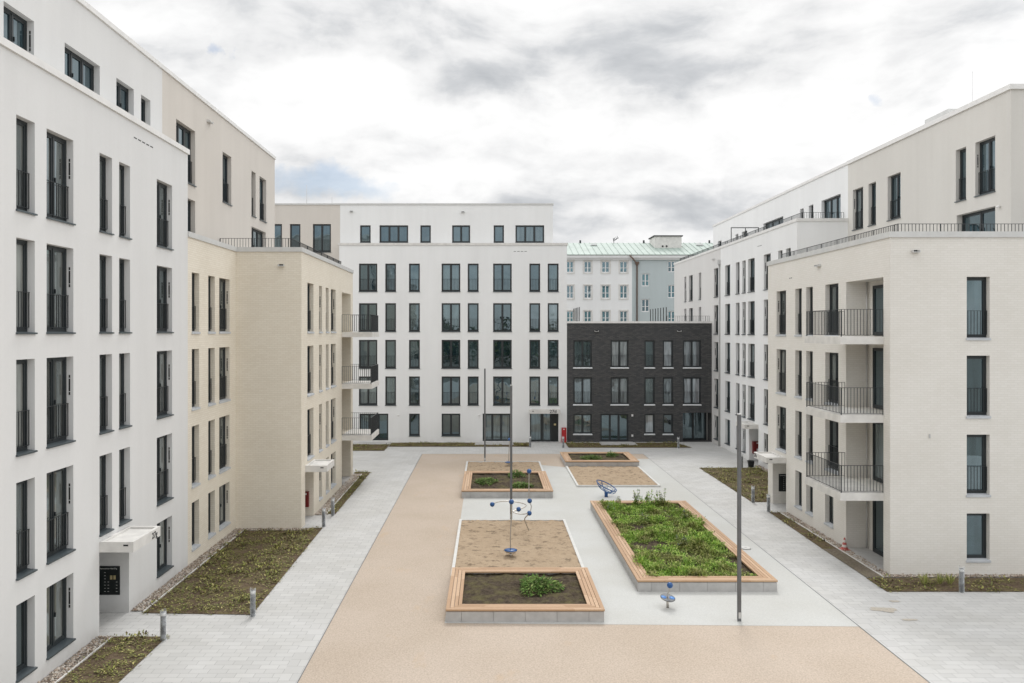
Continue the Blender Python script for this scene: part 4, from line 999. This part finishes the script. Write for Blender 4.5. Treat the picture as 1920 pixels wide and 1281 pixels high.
# tilted net dish
x, y = 6.17, 40.75; t = thing('net_carousel', (x, y, 0), 'blue tilted net seat on a short post between sandpit and long planter', 'play equipment')
mb = MB(); mb.tube([(x, y, 0), (x, y, .27)], .09, 16); mb.build('post', M['blue'], t)
ax = Vector((.41, -.13, .90)).normalized(); rc = Vector((x + .02, y - .02, .60)); R = .57
e1 = (Vector((1, 0, 0)) - ax * ax.x).normalized(); e2 = ax.cross(e1)
ring = [rc + (e1 * math.cos(2 * PI * q / 32) + e2 * math.sin(2 * PI * q / 32)) * R for q in range(33)]
mb = MB(); mb.tube(ring, .026, 8, False); mb.build('ring', M['blue'], t)
bot = Vector((x, y, .27))
def bowl(q, s):   # point on the net bowl: direction q, 0 at the rim and 1 at the bottom
    p = rc + (e1 * math.cos(q) + e2 * math.sin(q)) * R * math.cos(s * PI / 2); return p.lerp(bot, 0) + (bot - rc) * math.sin(s * PI / 2) * .98
mb = MB()
for q in (0, PI / 2, PI, 3 * PI / 2): mb.tube([bowl(q + .35, s / 8) for s in range(9)], .02, 6)
mb.build('arm', M['blue'], t)
mb = MB()
for q in range(10): mb.tube([bowl(2 * PI * q / 10, s / 6 * .9) * 1 for s in range(7)], .009, 5)
for s in (.25, .5, .72): mb.tube([bowl(2 * PI * q / 24, s) for q in range(25)], .009, 5, False)
mb.build('net', M['rope'], t)

# ================================================================= SMALL THINGS
def cabinet(x0, x1, y0, y1, z0, z1, label, panel=False, red='red'):
    t = thing('red_cabinet', ((x0 + x1) / 2, (y0 + y1) / 2, z0), label, 'cabinet', 'red cabinets by the entrances')
    mb = MB(); mb.box(x0, x1, y0, y1, z0, z1 - .03); mb.build('body', M[red], t)
    mb = MB(); mb.box(x0 - .012, x1 + .012, y0 - .02, y1, z1 - .03, z1); mb.build('lid', M[red], t)
    w = x1 - x0
    mb = MB(); mb.box(x0 + w * .12, x1 - w * .12, y0 - .01, y0, z0 + .06, z1 - .18); mb.build('door', M[red], t)
    mb = MB(); mb.box(x0 + w * .3, x0 + w * .62, y0 - .006, y0, z1 - .14, z1 - .07); mb.build('plate', M['label'], t)
    if panel: mb = MB(); mb.box(x0 + w * .3, x1 - w * .08, y0 - .014, y0 - .01, z0 + .05, z0 + (z1 - z0) * .42); mb.build('notice', M['label'], t)
cabinet(5.70, 6.06, 60.62, 60.88, 0, 1.15, 'red metal cabinet standing right of entrance 27d')
cabinet(-8.72, -8.51, 36.42, 36.59, .45, 1.17, 'dark red wall cabinet inside the left brick annex entrance', False, 'red_dark')
cabinet(17.75, 18.5, 51.95, 52.18, .5, 1.32, 'red cabinet with a pale notice in the right white block entrance', True, 'red_dark')
x, y = 14.18, 30.85; t = thing('traffic_cone', (x, y, .02), 'small faded red and white traffic cone at the right ground-floor loggia', 'traffic cone')
prof = [(.13, .03), (.105, .12), (.085, .21), (.062, .30), (.045, .40), (.025, .48)]
for i, (a, b) in enumerate(zip(prof, prof[1:])):
    mb = MB(); mb.lathe([a, b], (x, y, .02), 18); mb.build('stripe' if i else 'cone', M['red_cone'] if i % 2 == 0 else M['cone_white'], t)
mb = MB(); mb.box(x - .17, x + .17, y - .17, y + .17, .02, .05); mb.build('foot', M['red_cone'], t)
x, y = 10.3, 31.05; t = thing('ground_lid', (x, y, 0), 'round white lid lying beside the right slats of the long planter', 'lid')
mb = MB(); mb.lathe([(.001, .02), (.20, .02), (.21, .03), (.21, .05), (.17, .06), (.001, .06)], (x, y, 0), 24); mb.build('plate', M['kerb'], t)
mb = MB(); mb.lathe([(.03, .06), (.05, .07), (.03, .075), (.001, .075)], (x, y, 0), 12); mb.build('knob', M['zinc'], t)
x, y = 16.85, 49.75; t = thing('plastic_bucket', (x, y, 0), 'black plastic bucket at the edge of the bed near the right white block', 'bucket')
mb = MB(); mb.lathe([(.001, .01), (.17, .01), (.22, .38), (.235, .38), (.235, .41), (.21, .41), (.165, .03), (.001, .03)], (x, y, 0), 18); mb.build('tub', M['black'], t)
mb = MB(); mb.tube(smooth([(x - .22, y, .38), (x - .16, y - .1, .30), (x, y - .25, .27), (x + .16, y - .1, .30), (x + .22, y, .38)]), .008, 6); mb.build('handle', M['rail'], t)

# woodland behind the viewpoint (it shows mirrored in the panes)
mb = MB()
for q in range(34):
    cx, cy = -46 + q * 2.9 + rnd(-1, 1), -34 + rnd(-6, 6); hh = rnd(8, 13.5); rr = rnd(2.4, 4)
    mb.tube([(cx, cy, 0), (cx + rnd(-.3, .3), cy, hh * .6)], [.28, .14], 6)
    for _ in range(240):
        d = Vector((random.gauss(0, 1), random.gauss(0, 1), random.gauss(0, 1))).normalized() * (random.random() ** .4)
        c = Vector((cx + d.x * rr, cy + d.y * rr, hh * .62 + d.z * hh * .40))
        e = Vector((rnd(-1, 1), rnd(-1, 1), rnd(-.6, .6))); leafquad(mb, c, e, Vector((rnd(-1, 1), rnd(-1, 1), 1)), rnd(.7, 1.3), rnd(.25, .5))
tag(mb.build('woodland', M['tree'], None, (0, -34, 0)), 'belt of dark leafy trees mirrored in the window panes', 'woodland', None, 'stuff')

# ================================================================= CAMERA, LIGHT, SKY
cam = bpy.data.objects.new('camera', bpy.data.cameras.new('camera')); C.objects.link(cam)
cam.location = (0, 0, CAM_H); cam.rotation_euler = (PI / 2, 0, 0)
cam.data.sensor_width = 36; cam.data.lens = F_PX / 1920 * 36; cam.data.shift_x = 43 / 1920; cam.data.shift_y = -19.5 / 1920
cam.data.clip_start = .1; cam.data.clip_end = 5000; S.camera = cam
EL, AZ = math.radians(52), math.radians(8)      # sun high beyond the far end, veiled by cloud
sd = Vector((math.sin(AZ) * math.cos(EL), math.cos(AZ) * math.cos(EL), math.sin(EL)))
su = bpy.data.lights.new('sun', 'SUN'); su.energy = 1.5; su.angle = math.radians(16); su.color = (1, .985, .965)
so = bpy.data.objects.new('sun', su); C.objects.link(so); so.rotation_euler = (-sd).to_track_quat('-Z', 'Y').to_euler()
SPOTS = ((690, 40, .22, .06, -.06), (900, 130, .22, .06, -.08), (1180, 90, .24, .07, -.07), (1300, 170, .12, .05, -.05), (780, 260, .12, .04, -.05), (1250, 365, .28, .055, -.06), (560, 250, .12, .04, -.04), (1000, 240, .40, .05, .06), (650, 140, .12, .05, .05), (1700, 250, .35, .12, .04), (480, 200, .2, .08, .03), (880, 330, .25, .035, .06))
W = bpy.data.worlds.new('World'); S.world = W; W.use_nodes = True; nt = W.node_tree; nt.nodes.clear()
out = N(nt, 'OutputWorld'); sky = N(nt, 'TexSky', sky_type='NISHITA', sun_disc=False); sky.sun_elevation = EL; sky.sun_rotation = AZ
bg = N(nt, 'Background', Strength=.10); L(nt, sky.outputs[0], bg.inputs[0])
tc = N(nt, 'TexCoord'); sx = N(nt, 'SeparateXYZ'); L(nt, tc.outputs['Generated'], sx.inputs[0])
zz = N(nt, 'Math', operation='MAXIMUM'); L(nt, sx.outputs[2], zz.inputs[0]); zz.inputs[1].default_value = 0
za = N(nt, 'Math', operation='ADD'); L(nt, zz.outputs[0], za.inputs[0]); za.inputs[1].default_value = .30
cbn = N(nt, 'CombineXYZ')
for i in (0, 1):
    dv = N(nt, 'Math', operation='DIVIDE'); L(nt, sx.outputs[i], dv.inputs[0]); L(nt, za.outputs[0], dv.inputs[1]); L(nt, dv.outputs[0], cbn.inputs[i])
cbn.inputs[2].default_value = 1.7
V = cbn.outputs[0]
cov = noise(nt, V, .8, 8, .58)
cy = N(nt, 'Math', operation='MULTIPLY_ADD'); L(nt, sx.outputs[1], cy.inputs[0]); cy.inputs[1].default_value = .03; L(nt, cov, cy.inputs[2])
off = N(nt, 'VectorMath', operation='ADD'); L(nt, V, off.inputs[0]); off.inputs[1].default_value = (7.3, 2.1, 0)
wn = N(nt, 'TexNoise', Scale=1.6, Detail=3, Roughness=.5); L(nt, off.outputs[0], wn.inputs['Vector'])
wv = N(nt, 'VectorMath', operation='MULTIPLY_ADD'); L(nt, wn.outputs['Color'], wv.inputs[0]); wv.inputs[1].default_value = (.5, .5, .5); L(nt, off.outputs[0], wv.inputs[2])
shade = noise(nt, scaled(nt, wv.outputs[0], (.9, 1.3, 1)), 2.6, 10, .60)
shade2 = noise(nt, scaled(nt, wv.outputs[0], (.8, 1.5, 1)), 1.1, 3, .5)
sm = N(nt, 'Math', operation='ADD'); L(nt, shade, sm.inputs[0]); L(nt, shade2, sm.inputs[1])
hf = N(nt, 'Math', operation='MULTIPLY'); L(nt, sm.outputs[0], hf.inputs[0]); hf.inputs[1].default_value = .5
wz = N(nt, 'TexNoise', Scale=9.0, Detail=6, Roughness=.6); L(nt, tc.outputs['Generated'], wz.inputs['Vector'])
wc = N(nt, 'VectorMath', operation='SUBTRACT'); L(nt, wz.outputs['Color'], wc.inputs[0]); wc.inputs[1].default_value = (.5, .5, .5)
warp = N(nt, 'VectorMath', operation='MULTIPLY_ADD'); L(nt, wc.outputs[0], warp.inputs[0]); warp.inputs[1].default_value = (.16, .16, .10); L(nt, tc.outputs['Generated'], warp.inputs[2])
def skyspot(u, v, ru, rv):
    # soft bank of cloud around one bearing / elevation; ru, rv its angular half-size
    d = Vector((u - 917, F_PX, 621 - v)).normalized()
    a = N(nt, 'VectorMath', operation='SUBTRACT'); L(nt, warp.outputs[0], a.inputs[0]); a.inputs[1].default_value = tuple(d)
    b_ = N(nt, 'VectorMath', operation='MULTIPLY'); L(nt, a.outputs[0], b_.inputs[0]); b_.inputs[1].default_value = (1 / ru, 1 / max(ru, .3), 1 / rv)
    l = N(nt, 'VectorMath', operation='LENGTH'); L(nt, b_.outputs[0], l.inputs[0])
    r = N(nt, 'MapRange', interpolation_type='SMOOTHSTEP'); L(nt, l.outputs['Value'], r.inputs[0]); r.inputs[1].default_value = 0; r.inputs[2].default_value = 1; r.inputs[3].default_value = 1; r.inputs[4].default_value = 0
    return r.outputs[0]
def addk(a, b, k):
    n = N(nt, 'Math', operation='MULTIPLY_ADD'); L(nt, b, n.inputs[0]); n.inputs[1].default_value = k
    if hasattr(a, 'links'): L(nt, a, n.inputs[2])
    else: n.inputs[2].default_value = a
    return n.outputs[0]
wn2 = N(nt, 'TexNoise', Scale=3.5, Detail=4, Roughness=.5); L(nt, tc.outputs['Generated'], wn2.inputs['Vector'])
wv2 = N(nt, 'VectorMath', operation='MULTIPLY_ADD'); L(nt, wn2.outputs['Color'], wv2.inputs[0]); wv2.inputs[1].default_value = (.16, .16, .10); L(nt, tc.outputs['Generated'], wv2.inputs[2])
bil = noise(nt, scaled(nt, wv2.outputs[0], (1, 1, 2.3)), 6.5, 9, .55)
shd = addk(addk(0.0, hf.outputs[0], .42), bil, .58)
for u, v, ru, rv, k_ in SPOTS: shd = addk(shd, skyspot(u, v, ru, rv), k_)
ccol = ramp(nt, shd, [(.33, (.48, .50, .525)), (.41, (.62, .635, .655)), (.48, (.82, .823, .828)), (.54, (.93, .93, .93)), (.62, (1.02, 1.02, 1.015))])
def sstep(sock, a, b, gain):
    r = N(nt, 'MapRange', interpolation_type='SMOOTHSTEP'); L(nt, sock, r.inputs[0]); r.inputs[1].default_value = a; r.inputs[2].default_value = b; r.inputs[3].default_value = 0; r.inputs[4].default_value = gain; return r.outputs[0]
ny = N(nt, 'Math', operation='MULTIPLY'); L(nt, sx.outputs[1], ny.inputs[0]); ny.inputs[1].default_value = -1
d1 = N(nt, 'Math', operation='ADD'); L(nt, sstep(sx.outputs[2], .38, .85, .55), d1.inputs[0]); L(nt, sstep(ny.outputs[0], -.15, .6, .28), d1.inputs[1])
ax_ = N(nt, 'Math', operation='ABSOLUTE'); L(nt, sx.outputs[0], ax_.inputs[0])
d2 = N(nt, 'Math', operation='ADD'); L(nt, d1.outputs[0], d2.inputs[0]); L(nt, sstep(ax_.outputs[0], .45, .85, .75), d2.inputs[1])
df = N(nt, 'Math', operation='ADD'); L(nt, d2.outputs[0], df.inputs[0]); df.inputs[1].default_value = 1.05
bg2 = N(nt, 'Background'); L(nt, ccol, bg2.inputs[0]); L(nt, df.outputs[0], bg2.inputs[1])
cvr = addk(cy.outputs[0], skyspot(640, 348, .20, .045), -.55)
cvr = addk(cvr, skyspot(1640, 192, .03, .02), -.34)
cvr = addk(cvr, skyspot(400, 100, .022, .014), -.28)
hz = N(nt, 'MapRange', interpolation_type='SMOOTHSTEP'); L(nt, sx.outputs[2], hz.inputs[0]); hz.inputs[1].default_value = .34; hz.inputs[2].default_value = .12; hz.inputs[3].default_value = 0; hz.inputs[4].default_value = 1
bk = N(nt, 'Math', operation='MULTIPLY'); L(nt, hz.outputs[0], bk.inputs[0]); L(nt, sstep(ny.outputs[0], .35, .8, 1), bk.inputs[1])
cvr = addk(cvr, bk.outputs[0], -.16)
cm = ramp(nt, cvr, [(.22, (.42, .42, .42)), (.44, (1, 1, 1))])
mx = N(nt, 'MixShader'); L(nt, cm, mx.inputs[0]); L(nt, bg.outputs[0], mx.inputs[1]); L(nt, bg2.outputs[0], mx.inputs[2]); L(nt, mx.outputs[0], out.inputs[0])
S.view_settings.view_transform = 'Standard'; S.view_settings.look = 'None'; S.view_settings.exposure = 0; S.view_settings.gamma = 1
